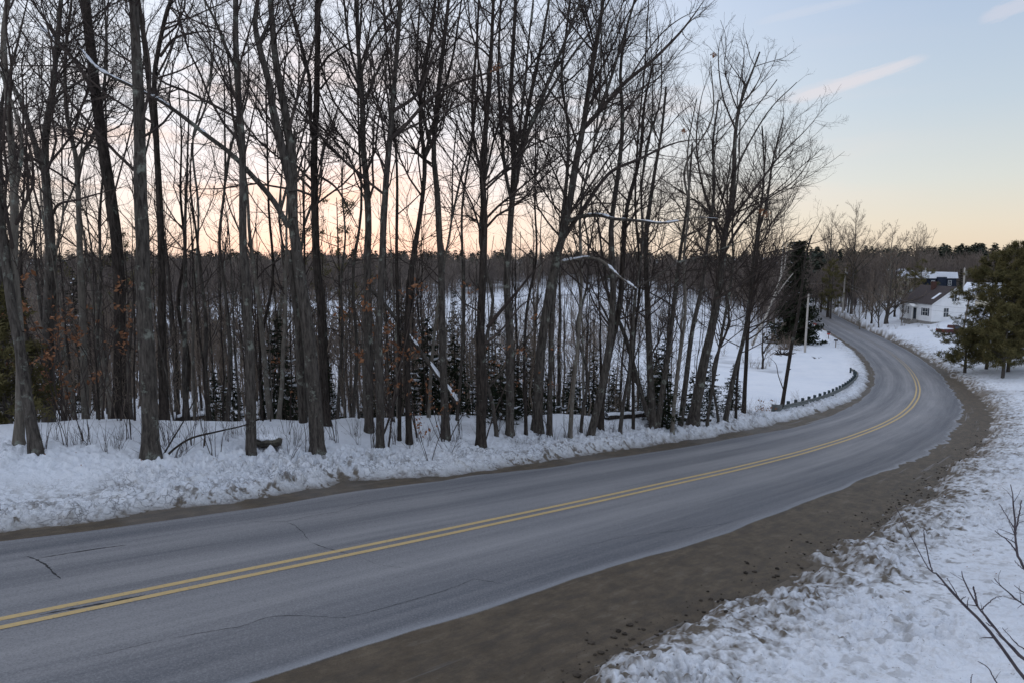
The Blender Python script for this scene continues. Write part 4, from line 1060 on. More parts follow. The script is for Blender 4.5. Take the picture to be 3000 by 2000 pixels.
# ------------------------------------------------------------------ far woods: masses nobody could count
def far_wood(name, label, edge_off, depth, count, a0, a1, dark, hmin, hmax, seed, bare=True, edgepow=1.6):
    g = np.random.default_rng(seed); G = Geo()
    protos = []
    for k in range(5):
        if bare:
            P = np.stack([np.zeros(4), np.zeros(4), np.linspace(-.03, 1, 4)], 1)[None] + g.normal(0, .012, (1, 4, 3)); R = np.array([[.010, .008, .006, .002]])
            P1, R1 = grow(P, R, 26, .22, .97, .38, 38, g, K=4, wig=.12, up=.18, rmul=.6, rmin=.0022, lmin=.10, lmax=.5)
            P2, R2 = grow(P1, R1, 16, .2, 1., .5, 38, g, K=3, wig=.12, up=.1, rmin=.0018, lmin=.06, lmax=.25)
            vs, fs, n = [], [], 0
            for a, b, s in ((P, R, 4), (P1, np.maximum(R1, .0038), 3), (P2, np.maximum(R2, .0030), 3)):
                V, Fq = tubes(a, b, s); vs.append(V); fs.append(Fq + n); n += len(V)
            protos.append((np.concatenate(vs), np.concatenate(fs)))
        else:
            vs, n = [], 190
            z = g.random(n) ** .8; rad = (.06 + .30 * (1 - z) ** .8) * (.55 + .6 * g.random(n)); a = g.uniform(0, 6.28, n)
            c = np.stack([np.cos(a) * rad * .6, np.sin(a) * rad * .6, .08 + .92 * z], 1)
            d = np.stack([np.cos(a), np.sin(a), np.full(n, -.25)], 1) + g.normal(0, .25, (n, 3))
            w = np.stack([-np.sin(a), np.cos(a), g.normal(0, .3, n)], 1)
            L = (.06 + .14 * (1 - z))[:, None] * g.uniform(.5, 1.2, (n, 1))
            V = np.stack([c - d * L * .4, c + w * L * .6, c + d * L, c - w * L * .6], 1).reshape(-1, 3)
            tv, tf = tubes(np.array([[[0, 0, -.03], [0, 0, .5], [0, 0, 1.02]]]), np.array([[.014, .01, .003]]), 4)
            protos.append((np.concatenate([V, tv]), np.concatenate([np.arange(n)[:, None] * 4 + np.arange(4)[None], tf + len(V)])))
    az = g.uniform(a0, a1, count); rr = wood_edge(az, 0) + edge_off + depth * g.random(count) ** edgepow + g.normal(0, 6, count)
    x = rr * np.sin(np.radians(az)); y = rr * np.cos(np.radians(az))
    keep = np.abs(road_coords(x, y)[1]) > 6.5
    x, y = x[keep], y[keep]
    z = terrain(x, y)[0]
    for i in range(len(x)):
        V, Fq = protos[g.integers(5)]
        h = g.uniform(hmin, hmax); a = g.uniform(0, 6.28); ca, sa_ = math.cos(a), math.sin(a)
        Vx = np.stack([V[:, 0] * ca - V[:, 1] * sa_, V[:, 0] * sa_ + V[:, 1] * ca, V[:, 2]], 1) * [h * 1.0, h * 1.0, h] + [x[i], y[i], z[i]]
        G.add(Vx, Fq)
    o = G.build(name, dark, None, smooth=False)
    return tag(o, label, 'wood', kind='stuff')
far_wood('far_wood', 'grey brown leafless wood covering the low hills across the snow field', 0, 150, 1700, -41, 24, M_farwood, 10, 15.5, 11)
far_wood('far_pine_wood', 'dark pines along the skyline of the low hills', 60, 190, 380, -41, 24, M_fardark, 11, 16.5, 12, bare=False, edgepow=.8)
far_wood('roadside_wood', 'brown leafless brushy wood behind the houses and beyond the crest of the road', 0, 150, 950, 20, 43, M_farwood, 8, 12.5, 13)
far_wood('ridge_pine_wood', 'dark blue green pines on the ridge above the houses', 110, 140, 330, 20, 43, M_fardark, 9, 14, 14, bare=False, edgepow=.9)
far_wood('field_brush', 'low leafless brush along the edge of the snow field', -25, 40, 420, -38, 24, M_farwood, 1.5, 4, 15)

# ------------------------------------------------------------------ single trees beyond the bend
def spot(ud, Y):
    p = at(ud, 950, Y); return (p[0], p[1], H(p[0], p[1]) - .05)
g = np.random.default_rng(77)
def broad(seed, h, r, n_up, ang, twig, bark, spread=.62, dens=1.0, lo=.12, hi=.4):
    g = np.random.default_rng(seed); T = Geo(); Cg = Geo()
    P = np.stack([np.cumsum(g.normal(0, .06, 12)), np.cumsum(g.normal(0, .06, 12)), np.linspace(-.3, h * .92, 12)], 1)[None]; P[0, :, :2] -= P[0, 0, :2]
    R = (r * (1 - np.linspace(0, 1, 12)) ** .8 + .02)[None]; R[0, 0] *= 1.3
    L1, r1 = grow(P, R, 1.5 * n_up / (h * (hi - lo)), lo, hi, spread, ang + 8, g, K=12, wig=.07, up=.025, rmul=.55, rmin=.03, taper=.2, lmin=h * .35, lmax=h * .7)
    r1 = np.maximum(r1, (r * .42) * np.linspace(1, .12, 12)[None])
    for a, b in ((P, R), (L1, r1)):
        V, Fq = tubes(a, b, 7); T.add(V, Fq)
    A = np.concatenate([P, np.stack([spline(l, 12) for l in L1])]); B = np.concatenate([R, r1])
    P1, R1 = grow(A, B, 1.9 * dens, .2, 1., .34, 36, g, K=7, wig=.12, up=.08, rmul=.5, rmin=.026, lmin=.6, lmax=4.)
    P2, R2 = grow(P1, R1, 2.6 * dens, .15, 1., .45, 38, g, K=4, wig=.14, up=.06, rmin=.019, lmin=.4, lmax=1.8)
    P3, R3 = grow(P2, R2, 3.2 * dens, .15, 1., .5, 38, g, K=3, wig=.16, up=.04, rmin=.014, lmin=.25, lmax=1.)
    for a, b, k in ((P1, R1, 4), (P2, R2, 3), (P3, R3, 3)):
        V, Fq = tubes(a, b, k); Cg.add(V, Fq)
    o = thing('bare_tree', 'x', 'bare tree'); T.build('trunk', bark, o); Cg.build('crown', twig, o)
    return o
def put(o, loc, label, group=None, rz=0., sc=1.):
    o.location = loc; o.rotation_euler = (0, 0, rz); o.scale = (sc,) * 3; o['label'] = label
    if group: o['group'] = group
    return o
bg_ = ground_at(2597, 949)
maple = put(broad(801, 13.5, .40, 9, 34, M_twigb, M_bark, dens=1.1), bg_, 'broad bare tree with a thick dark trunk on the lawn left of the white house')
put(broad(802, 26, .32, 6, 26, M_twigb, M_bark, lo=.35, hi=.65, spread=.5), spot(2424, 160), 'tall bare tree rising over the pine at the road crest, left of the tallest pair', 'tall bare trees standing against the sky')
put(broad(803, 26, .30, 7, 30, M_twigb, M_bark, lo=.35, hi=.6, spread=.55), spot(2492, 163), 'tall bare tree with a rounded crown against the sky above the light pole', 'tall bare trees standing against the sky')
put(broad(804, 20.5, .28, 8, 32, M_twigb, M_bark3, lo=.3, hi=.55, spread=.55), spot(2595, 172), 'pale fan-shaped bare crown showing above the skyline behind the lawn tree', 'tall bare trees standing against the sky')
put(broad(805, 18.5, .22, 6, 32, M_twigb, M_bark3, lo=.3, hi=.6), spot(2672, 176), 'lower pale bare crown just right of the fan-shaped one on the skyline', 'tall bare trees standing against the sky')
side = Stock([broad(810 + i, [10, 12, 8.5][i], [.14, .18, .12][i], 5, 30, M_twigb, [M_bark, M_bark2, M_bark3][i], dens=.75) for i in range(3)])
for i, (u, Y) in enumerate([(2385, 178), (2402, 170), (2520, 138), (2535, 152), (2552, 145), (2565, 160), (2575, 138), (2620, 150), (2640, 142), (2655, 160), (2500, 172), (2540, 180), (2690, 192), (2850, 182), (2870, 175), (2890, 186), (2830, 192), (2650, 186), (2310, 150), (2290, 160), (2270, 140), (2255, 158), (2325, 172), (2240, 170)]):
    lab = 'brown bare tree in the thicket between the light pole and the lawn tree' if 2440 < u < 2600 else 'brown bare tree in the thicket behind the white house' if u >= 2600 else 'brown bare tree beside the road crest near the dark spruce'
    side.place(i, spot(u, Y), g.uniform(0, 6.28), g.uniform(.75, 1.15), lab, 'bare trees of the thicket, ' + ('pole' if 2440 < u < 2600 else 'house' if u >= 2600 else 'crest'))
# evergreens beyond the bend
gs = ground_at(2326, 1003)
o = conifer(900, 17.5, 5.2, 'spruce', 'tall dark spruce with a ragged flat top and snow-dusted low boughs inside the bend', whorl=.30, needle=.50, trunk_r=.22, snow=.07, broken=True, dens=1.2, sub=.9); o.location = gs
o = conifer(901, 12.5, 3.4, 'pine', 'olive green pine tree left of the light pole at the road crest', kind='pine', mats=(M_pine, M_bark), gap=2.0, trunk_r=.2, needle=.42, whorl=.55); o.location = spot(2432, 157); o.scale = (1, 1, 1.08)
o = conifer(902, 11.5, 3.2, 'pine', 'olive green pine tree with its crown behind the top of the light pole', kind='pine', mats=(M_pine, M_bark), gap=5.0, trunk_r=.18, needle=.42, whorl=.5); o.location = spot(2482, 166)
for i, (u, Y, h) in enumerate([(2672, 150, 10), (2690, 158, 10.5), (2645, 160, 9.5)]):
    o = conifer(905 + i, h, 3.2, 'pine', ['dark pine touching the left end of the mansard house', 'dark pine rising just behind the left end of the mansard house', 'dark pine behind the lawn tree, left of the mansard house'][i], kind='pine', mats=(M_pine, M_bark2), gap=1.0, trunk_r=.16, needle=.4, whorl=.6, dens=.8); o.location = spot(u, Y)
o = conifer(909, 6.2, 1.2, 'spruce', 'small dark conifer against the right end of the mansard house', needle=.3, dens=.7); p_ = at(2812, 870, 168); o.location = (p_[0], p_[1], H(p_[0], p_[1]) + 1.0)
# the pines at the right edge
PG = 'pines at the right edge beside the snowbank'
for i, (u, Y, h, r, gp, lab) in enumerate([
    (2900, 84, 14.3, 4.6, .9, 'bushy olive pine, leftmost tall one of the clump at the right edge'),
    (2965, 80, 15.2, 4.2, 1.2, 'tallest bushy pine at the right edge of the clump'),
    (3030, 78, 16.0, 4.2, 2.0, 'pine cut by the right edge of the view'),
    (2838, 82, 5.6, 2.8, .6, 'low spreading pine in front of the parked truck'),
    (2950, 76, 8.0, 3.3, 1.3, 'lower pine standing in front of the tall pines at the right edge'),
    (2995, 90, 14.5, 3.8, 2.0, 'pine behind the tall ones at the right edge')]):
    o = conifer(920 + i, h, r, 'pine', lab, kind='pine', mats=(M_pine, M_bark), gap=gp, trunk_r=.18, needle=.34, whorl=.42, dens=1.3); o.location = spot(u, Y); o['group'] = PG; o.rotation_euler = (0, 0, i * 1.3)
# evergreen bush at the left edge, dark pine in the wood
o = conifer(930, 4.4, 1.5, 'young_pine', 'green young pine bush at the left edge behind the snowbank', kind='pine', mats=(M_pine, M_bark), gap=.2, trunk_r=.05, needle=.18, whorl=.22, dens=1.2); o.location = spot(-8, 21); o['category'] = 'pine'
o = conifer(931, 13.5, 3.6, 'pine', 'tall thin-crowned pine in the wood between the wavy trunk and the split trunk', kind='pine', mats=(M_pine, M_bark2), gap=5.0, trunk_r=.14, needle=.20, whorl=.55, dens=.7); o.location = spot(1000, 44)
o = conifer(932, 12.5, 3.2, 'pine', 'thin-crowned pine deep in the wood above the dark leaning trunk', kind='pine', mats=(M_pine, M_bark2), gap=6.0, trunk_r=.12, needle=.20, whorl=.55, dens=.6); o.location = spot(380, 50)
for i, (u, Y, h) in enumerate([(1330, 55, 9), (1180, 48, 8), (60, 40, 8), (220, 46, 9), (1450, 60, 8)]):
    o = conifer(940 + i, h, 1.9, 'spruce', ['dark spruce in the wood behind the wavy trunk pair', 'dark spruce left of the black trunk', 'dark spruce deep in the wood at the left edge', 'dark spruce behind the forking clump', 'dark spruce behind the black trunk'][i], dens=.8, needle=.2, trunk_r=.09, sub=.7, snow=.08); o.location = spot(u, Y)

# ------------------------------------------------------------------ boxes and prisms
class Bm:
    def __init__(s): s.b = bmesh.new()
    def box(s, x0, y0, z0, x1, y1, z1, m=None):
        vs = [s.b.verts.new(((x1 if i & 1 else x0), (y1 if i & 2 else y0), (z1 if i & 4 else z0))) for i in range(8)]
        for f in ((0, 2, 3, 1), (4, 5, 7, 6), (0, 1, 5, 4), (2, 6, 7, 3), (0, 4, 6, 2), (1, 3, 7, 5)):
            s.b.faces.new([vs[k] for k in f])
        if m is not None: bmesh.ops.transform(s.b, matrix=m, verts=vs)
        return s
    def prism(s, poly, y0, y1, axis='y'):
        a = [s.b.verts.new((p[0], y0, p[1]) if axis == 'y' else (y0, p[0], p[1])) for p in poly]
        c = [s.b.verts.new((p[0], y1, p[1]) if axis == 'y' else (y1, p[0], p[1])) for p in poly]
        n = len(poly); s.b.faces.new(a); s.b.faces.new(c[::-1])
        for i in range(n): s.b.faces.new([a[i], c[i], c[(i + 1) % n], a[(i + 1) % n]])
        return s
    def cyl(s, p, q, r0, r1, n=12):
        V, Fq = tubes(np.array([[p, (np.array(p) + q) / 2, q]]), np.array([[r0, (r0 + r1) / 2, r1]]), n)
        vs = [s.b.verts.new(v) for v in V]
        for f in Fq: s.b.faces.new([vs[k] for k in f])
        s.b.faces.new(vs[:n]); s.b.faces.new(vs[-n:][::-1])
        return s
    def build(s, name, m, parent=None, bevel=0.):
        bmesh.ops.recalc_face_normals(s.b, faces=s.b.faces)
        if bevel: bmesh.ops.bevel(s.b, geom=s.b.edges[:], offset=bevel, segments=2, affect='EDGES')
        me = bpy.data.meshes.new(name); s.b.to_mesh(me); s.b.free(); me.materials.append(m)
        return link(bpy.data.objects.new(name, me), parent)
def clap(name, c1, c2):
    def f(t, b):
        tcn = nd(t, 'ShaderNodeTexCoord'); z = nd(t, 'ShaderNodeSeparateXYZ', ins={0: tcn.outputs['Object']}).outputs[2]
        fr = math_(t, 'FRACT', math_(t, 'MULTIPLY', z, 7.))
        n = noise_tex(t, tcn.outputs['Object'], .9, 5, .6)
        c = mixc(t, ramp(t, n, [(.4, 0.), (.75, 1.)]), c1, c2)
        c = mixc(t, ramp(t, fr, [(0., .35), (.14, 0.)]), c, (.30, .31, .33))
        t.links.new(c, b.inputs['Base Color']); bump(t, b, fr, .5, .015)
    return mat(name, c1, .6, .3, f)
M_white = clap('white_siding', (.80, .81, .82), (.70, .71, .72))
M_trim = simple_noise_mat('white_trim', (.80, .80, .78), (.70, .70, .68), 2., .6)
M_roofb = simple_noise_mat('brown_shingles', (.055, .046, .046), (.092, .078, .076), 5., .9, .1, stretch=(1, 1, 3))
M_navy = simple_noise_mat('navy_siding', (.012, .018, .032), (.022, .030, .05), 2., .8)
M_ltblue = clap('pale_blue_siding', (.50, .60, .64), (.44, .54, .60))
M_glass = mat('window_glass', (.03, .04, .05), .12, .6)
M_brick = simple_noise_mat('chimney_brick', (.065, .035, .030), (.11, .058, .048), 9., .9)
M_found = simple_noise_mat('foundation', (.20, .19, .18), (.30, .29, .27), 3., .9)
M_tan = simple_noise_mat('tan_wall', (.50, .44, .34), (.60, .55, .44), 1., .8)
M_gar = simple_noise_mat('roof_snow', (.80, .83, .88), (.74, .78, .85), 1., .8, bumpd=.03)
M_galv = simple_noise_mat('galvanised_steel', (.10, .115, .115), (.20, .215, .21), 5., .55, .4)
M_galv.node_tree.nodes['Principled BSDF'].inputs['Metallic'].default_value = .3
M_post = simple_noise_mat('guardrail_post', (.030, .045, .050), (.06, .08, .085), 5., .8)
M_pole = simple_noise_mat('pole_wood', (.36, .33, .29), (.48, .45, .41), 3., .85, stretch=(3, 3, .4))
M_poled = simple_noise_mat('pole_wood_dark', (.15, .125, .11), (.23, .20, .175), 3., .85, stretch=(3, 3, .4))
M_metal = mat('grey_metal', (.35, .36, .37), .5, .5)
M_black = mat('black_plastic', (.015, .015, .018), .5, .4)
M_red = simple_noise_mat('dark_red_paint', (.055, .010, .012), (.09, .014, .016), 3., .35, .5)
M_redp = mat('red_plastic', (.45, .05, .04), .5, .4)
M_whitep = mat('white_plastic', (.7, .7, .7), .6, .3)
M_wire = mat('wire', (.28, .28, .28), .6, .3)
M_stone = simple_noise_mat('mossy_stone', (.06, .058, .05), (.13, .12, .095), 6., .95, bumpd=.05)

def window(par, M, w=.8, h=1.3, shut=True, cols=2, rows=2):
    """M places the window: x across, z up, -y outward"""
    fr = Bm(); t = .06
    for b in ((-w / 2 - t, -.05, -h / 2 - t, w / 2 + t, .0, -h / 2), (-w / 2 - t, -.05, h / 2, w / 2 + t, 0, h / 2 + t), (-w / 2 - t, -.05, -h / 2, -w / 2, 0, h / 2), (w / 2, -.05, -h / 2, w / 2 + t, 0, h / 2), (-w / 2, -.045, -.025, w / 2, 0, .025), (-.02, -.040, -h / 2, .02, 0, -.025), (-.02, -.040, .025, .02, 0, h / 2)):
        fr.box(*b, m=M)
    f = fr.build('window', M_trim, par)
    p = Bm(); p.box(-w / 2, -.012, -h / 2, w / 2, .02, h / 2, m=M); p.build('pane', M_glass, f)
    return f
# ---- white cape house
gA = ground_at(2727, 951); X0, Y0h, Z0 = gA[0], gA[1], at(2727, 949, gA[1])[2]; HK = Y0h / 121.5
W, L = 7.6, 10.0                     # gable front width, depth
hs = thing('white_house', 'small white clapboard house with a brown shingle roof and red brick chimney', 'house', (X0, Y0h, Z0), math.radians(0)); hs.scale = (HK, HK, HK)
eL, pk, px, eR = 3.55, 6.45, 3.95, 4.3
wl_m = Bm(); wl_m.prism([(0, .35), (W, .35), (W, eR), (px, pk), (0, eL)], 0, L); wl_m.build('wall', M_white, hs)
Bm().box(.02, .02, -1.0, W - .02, L - .02, .35).build('foundation', M_found, hs)
rf = Bm()
for (xa, za, xb_, zb) in ((-.28, eL - .22, px, pk), (W + .28, eR - .16, px, pk)):
    rf.prism([(xa, za + .02), (xb_, zb + .02), (xb_, zb + .17), (xa, za + .16)], -.25, L + .25)
roof = rf.build('roof', M_roofb, hs)
cb = Bm(); cb.box(2.9, L - 5.2, 5.3, 3.5, L - 4.5, 7.35); cb.box(2.86, L - 5.24, 7.2, 3.54, L - 4.46, 7.30); cb.build('chimney', M_brick, roof)
tr = Bm()
for (xa, za, xb_, zb) in ((-.30, eL - .28, px, pk - .06), (W + .30, eR - .22, px, pk - .06)):
    tr.prism([(xa, za - .02), (xb_, zb - .02), (xb_, zb + .1), (xa, za + .1)], -.29, -.255)
tr.build('rake_trim', M_trim, hs)
sn = Bm(); sn.prism([(.9, 4.30), (2.3, 5.33), (2.3, 5.42), (.9, 4.38)], 1.2, 1.9); sn.build('snow_patch', M_gar, roof)
window(hs, Matrix.Translation((3.85, -.003, 4.55)), .78, 1.15)
window(hs, Matrix.Translation((2.55, -.003, 2.0)), .85, 1.55)
bw = Bm(); bw.box(1.3, -.02, .0, 1.9, .05, .28); bw.build('basement_window', M_glass, hs)
MS = lambda y, z: Matrix.Translation((-.003, y, z)) @ Matrix.Rotation(math.radians(-90), 4, 'Z')
for y in (1.6, 2.1): pass
window(hs, MS(1.9, 2.0), 1.5, 1.3)
for y in (7.3, 9.0): window(hs, MS(y, 2.05), .75, 1.5)
sh = Bm()
for y in (.92, 2.88): sh.box(-.04, y - .16, 1.3, -.004, y + .16, 2.7)
sh.build('shutter', M_navy, hs)
dr = Bm(); dr.box(-.05, 4.5, .45, 0.02, 5.5, 2.55); dro = dr.build('door', M_glass, hs)
fd = Bm(); fd.box(-.06, 4.38, .40, -.003, 4.5, 2.68); fd.box(-.06, 5.5, .40, -.003, 5.62, 2.68); fd.box(-.06, 4.5, 2.55, -.003, 5.5, 2.68); fd.build('door_frame', M_trim, dro)
pr = Bm(); pr.box(-1.15, 4.1, 2.75, -.005, 5.9, 2.9); pr.prism([(4.0, 2.9), (6.0, 2.9), (5.0, 3.3)], -1.2, -.005, axis='x'); pr.cyl((-1.05, 4.2, 0), (-1.05, 4.2, 2.75), .05, .05, 8); pr.cyl((-1.05, 5.8, 0), (-1.05, 5.8, 2.75), .05, .05, 8); pr.build('porch_roof', M_trim, hs)
st_ = Bm(); st_.box(-1.3, 4.1, -.6, -.005, 5.9, .35); st_.box(-1.6, 4.1, -.6, -1.3, 5.9, .1); st_.build('step', M_found, hs)
bk = Bm(); bk.box(W + .003, 2.0, -.3, W + 2.6, 7.5, 2.1); bk.build('lean_to', M_white, hs)
bl = Bm(); bl.prism([(W + .003, 2.9), (W + 2.8, 2.10), (W + 2.8, 2.24), (W + .003, 3.06)], 1.8, 7.7); bl.build('lean_to_roof', M_gar, hs)
mt_ = Bm(); mt_.box(5.9, -.12, 1.6, 6.5, -.003, 2.05); mt_.build('vent_box', M_glass, hs)
# ---- mansard house behind
p2 = at(2718, 862, 172); hb = thing('mansard_house', 'navy blue house with white dormer windows and a snow-covered roof behind the white house', 'house', (p2[0], p2[1], p2[2] - 3.0)); hb.scale = (.93, .93, .93)
Bm().box(-1.9, 0, 0, 7.6, 7, 4.1).build('wall', M_ltblue, hb)
Bm().prism([(-.6, 4.1), (7.9, 4.1), (7.7, 4.55), (-.4, 4.55)], -.5, 7.3).build('porch_roof', M_gar, hb)
Bm().prism([(-.15, 4.55), (7.75, 4.55), (7.45, 7.6), (.15, 7.6)], .1, 6.6).build('upper_wall', M_navy, hb)
Bm().prism([(-2.2, 7.45), (7.9, 7.45), (7.55, 9.1), (-.9, 9.1)], -.15, 6.8).build('roof', M_gar, hb)
for xw in (1.05, 5.55):
    d_ = Bm(); d_.box(xw - .7, -.25, 5.0, xw + .7, .6, 7.45); dm = d_.build('dormer', M_navy, hb)
    w_ = window(dm, Matrix.Translation((xw, -.255, 6.2)), .8, 1.25)
Bm().box(2.0, -.6, 5.1, 4.5, .08, 7.8).build('bay', M_navy, hb)
Bm().box(2.95, -.66, 4.75, 3.4, -.605, 5.35).build('wall_lamp_box', M_trim, hb)
Bm().box(6.4, -.02, 2.6, 7.2, .03, 3.9).build('side_window', M_glass, hb)
Bm().box(.7, 3, 9.1, 1.0, 3.3, 10.2).build('chimney', M_trim, hb)
# ---- gambrel garage right of the white house
p3_ = at(2818, 905, 147); gb = thing('gambrel_garage', 'white gambrel garage with a snowy roof between the white house and the pines', 'garage', (p3_[0], p3_[1], H(p3_[0], p3_[1])), math.radians(-50))
gam = [(0, 0), (0, 2.5), (.9, 4.1), (2.8, 5.0), (4.7, 4.1), (5.6, 2.5), (5.6, 0)]
Bm().prism(gam, 0, 6.5, axis='x').build('wall', M_tan, gb)
rg = Bm()
for a, b in ((1, 2), (2, 3), (3, 4), (4, 5)):
    (ya, za), (yb, zb) = gam[a], gam[b]
    rg.prism([(ya, za + .03), (yb, zb + .03), (yb, zb + .22), (ya, za + .22)], -.25, 6.75, axis='x')
rg.build('roof', M_gar, gb)
Bm().box(6.5, .8, 0, 6.53, 2.6, 2.1).build('garage_door', M_trim, gb)
Bm().box(6.5, 3.3, 1.0, 6.54, 4.3, 2.0).build('window', M_glass, gb)
# ---- far small buildings with snow on their roofs
def shed(u, v, Y, w, h, d, lab, rz=0., name='far_building', wallm=M_tan):
    p = at(u, v, Y); o = thing(name, lab, 'building', (p[0], p[1], H(p[0], p[1]) - .5), rz)
    top = p[2] - o.location[2]; e = max(top - h * .45, 1.2)
    Bm().box(-w / 2, -d / 2, 0, w / 2, d / 2, e).build('wall', wallm, o)
    Bm().prism([(-d / 2 - .3, e), (d / 2 + .3, e), (0, e + h * .75)], -w / 2 - .3, w / 2 + .3, axis='x').build('roof', M_gar, o)
    wv = Bm()
    for k in (-.25, .25): wv.box(w * k - .5, -d / 2 - .02, e * .45, w * k + .5, -d / 2 + .02, e * .8)
    wv.build('window_row', M_glass, o)
    return o
shed(2628, 797, 185, 4.6, 2.6, 4, 'small building with a snowy roof seen through the lawn tree')
shed(2690, 797, 190, 3.2, 1.6, 3, 'tiny snowy shed roof left of the mansard house')
# ---- parked truck
pt = at(2768, 966, 120); zt = H(pt[0], pt[1])
tk = thing('parked_pickup', 'dark red pickup with snow on its bed cover, half hidden by the low pine', 'pickup truck', (pt[0] - .9, pt[1], zt), math.radians(8))
b = Bm(); b.prism([(0, .55), (1.0, .50), (1.12, .62), (1.4, .72), (1.75, .62), (1.85, .5), (3.35, .5), (3.45, .62), (3.8, .72), (4.15, .62), (4.25, .5), (5.15, .5), (5.2, .9), (5.05, 1.1), (3.9, 1.18), (0, 1.18)], -.92, .92); b.build('body', M_red, tk, bevel=.02)
b = Bm(); b.prism([(2.0, 1.18), (3.95, 1.18), (3.3, 1.78), (2.15, 1.80)], -.80, .80); b.build('cab', M_red, tk, bevel=.03)
b = Bm(); b.prism([(2.22, 1.24), (3.7, 1.24), (3.22, 1.70), (2.28, 1.72)], -.815, .815); b.build('window_glass', M_glass, tk)
b = Bm(); b.prism([(.02, 1.185), (1.95, 1.185), (1.9, 1.30), (1.0, 1.36), (.1, 1.30)], -.88, .88); b.build('snow_cover', M_gar, tk)
for sx in (1.4, 3.8):
    for sy in (-.86, .86):
        b = Bm(); b.cyl((sx, sy - .11, .36), (sx, sy + .11, .36), .36, .36, 18); wh = b.build('wheel', M_black, tk)
        b = Bm(); b.cyl((sx, sy - .12, .36), (sx, sy + .12, .36), .2, .2, 14); b.build('rim', M_metal, wh)
for sy in (-.87, .78):
    b = Bm(); b.box(-.03, sy, .78, .02, sy + .09, 1.08); b.build('tail_light', M_redp, tk)
b = Bm(); b.box(-.14, -.9, .42, -.01, .9, .58); b.build('bumper', M_metal, tk)
# ------------------------------------------------------------------ poles and wires
def pole(base, top, r, lab, m, name='utility_pole', fit=None, Yb=None, light=False, Yt=None):
    pb = ground_at(*base) if Yb is None else np.array([*at(base[0], base[1], Yb)[:2], H(*at(base[0], base[1], Yb)[:2])])
    ptp = at(top[0], top[1], pb[1] if Yt is None else Yt)
    o = thing(name, lab, 'pole', tuple(pb))
    d = ptp - pb
    b = Bm(); b.cyl((0, 0, -.3), tuple(d), r, r * .72, 12); b.build('shaft', m, o)
    u = unit(d)
    if fit == 'transformer':
        c = d - u * 1.2
        b = Bm(); b.cyl(tuple(c + [.32, -.1, -.45]), tuple(c + [.32, -.1, .45]), .24, .24, 14); b.build('transformer', M_metal, o)
        b = Bm(); b.box(c[0] - .05, c[1] - .1, c[2] + .1, c[0] + .3, c[1] + .0, c[2] + .2); b.build('bracket', M_metal, o)
    if fit == 'arm':
        c = d - u * .35
        b = Bm(); b.box(c[0] - .7, c[1] - .06, c[2] - .06, c[0] + .7, c[1] + .06, c[2] + .06); a_ = b.build('cross_arm', m, o)
        b = Bm()
        for k in (-.6, 0, .6): b.cyl((c[0] + k, c[1], c[2] + .06), (c[0] + k, c[1], c[2] + .22), .04, .03, 8)
        b.build('insulator_row', M_metal, o)
    else:
        b = Bm(); b.cyl(tuple(d), tuple(d + [0, 0, .18]), .05, .035, 8); b.build('insulator', M_metal, o)
    return o, pb, ptp
oA, pA, tA = pole((2468, 918), (2478, 788), .24, 'pale tall utility pole with a transformer at the road crest', M_pole, fit='transformer')
oB, pB, tB = pole((2358, 1030), (2369, 862), .17, 'weathered utility pole inside the bend beside the dark spruce', M_pole)
oC, pC, tC = pole((2822, 945), (2842, 860), .17, 'leaning brown utility pole at the right corner of the white house', M_poled, Yb=118, fit='arm')
oD, pD, tD = pole((2822, 880), (2826, 786), .22, 'white-topped utility pole right of the mansard house', M_pole, Yb=150, fit='transformer')
def wire(p, q, sag, lab, r=.018, col_=None):
    t = np.linspace(0, 1, 24)[:, None]
    P = np.array(p) * (1 - t) + np.array(q) * t; P[:, 2] -= (sag * 4 * t * (1 - t))[:, 0]
    V, Fq = tubes(P[None], np.full((1, 24), r), 5)
    o = npmesh('overhead_wire', V, [Fq], col_ or M_wire)
    return tag(o, lab, 'wire', 'overhead wires')
lo = np.array([0, 0, -1.])
wire(tC + lo * 3.2, at(3120, 888, 70), .5, 'upper overhead wire running past the pines to the right edge', .022)
wire(tC + lo * 4.1, at(3120, 905, 70), .6, 'lower overhead wire running past the pines to the right edge', .022)
wire(tA + lo * 3.4, tC + lo * 2.6, 1.1, 'overhead wire from the crest pole to the leaning pole, upper')
wire(tA + lo * 4.0, tC + lo * 3.4, 1.4, 'overhead wire from the crest pole to the leaning pole, lower')
wire(tA + lo * 3.4, tA + np.array([-22, 25, -3.2]), .5, 'overhead wire leaving the crest pole to the left')
wire(tC + lo * .4, at(3120, 792, 66), .5, 'topmost wire crossing the dark pines')
# ------------------------------------------------------------------ mailboxes
def mailbox(u, v, lab, m_box, tube=None, h=1.05, rz=0.6):
    p = ground_at(u, v); o = thing('mailbox', lab, 'mailbox', tuple(p), rz, 'mailboxes on the inside of the bend')
    Bm().box(-.05, -.05, -.2, .05, .05, h).build('post', M_poled, o)
    b = Bm(); b.prism([(-.12, h), (.12, h), (.12, h + .17), (.07, h + .25), (-.07, h + .25), (-.12, h + .17)], -.28, .28); bx = b.build('box', m_box, o, bevel=.01)
    Bm().box(.125, -.2, h + .05, .14, -.16, h + .30).build('flag', M_redp, bx)
    Bm().box(-.115, -.300, h + .01, .115, -.282, h + .2).build('door', m_box, bx)
    if tube is not None:
        b = Bm(); b.box(-.10, -.24, h - .28, .10, .24, h - .06); b.box(-.13, .02, h - .30, .13, .30, h - .26); b.build('newspaper_tube', tube, o)
    return o
mailbox(2448, 1016, 'black mailbox on a dark post, nearest of the row inside the bend', M_black)
mailbox(2427, 992, 'black mailbox over a red and white newspaper tube', M_black, M_redp)
mailbox(2386, 966, 'red mailbox farthest up the road near the spruce', M_redp, M_whitep)
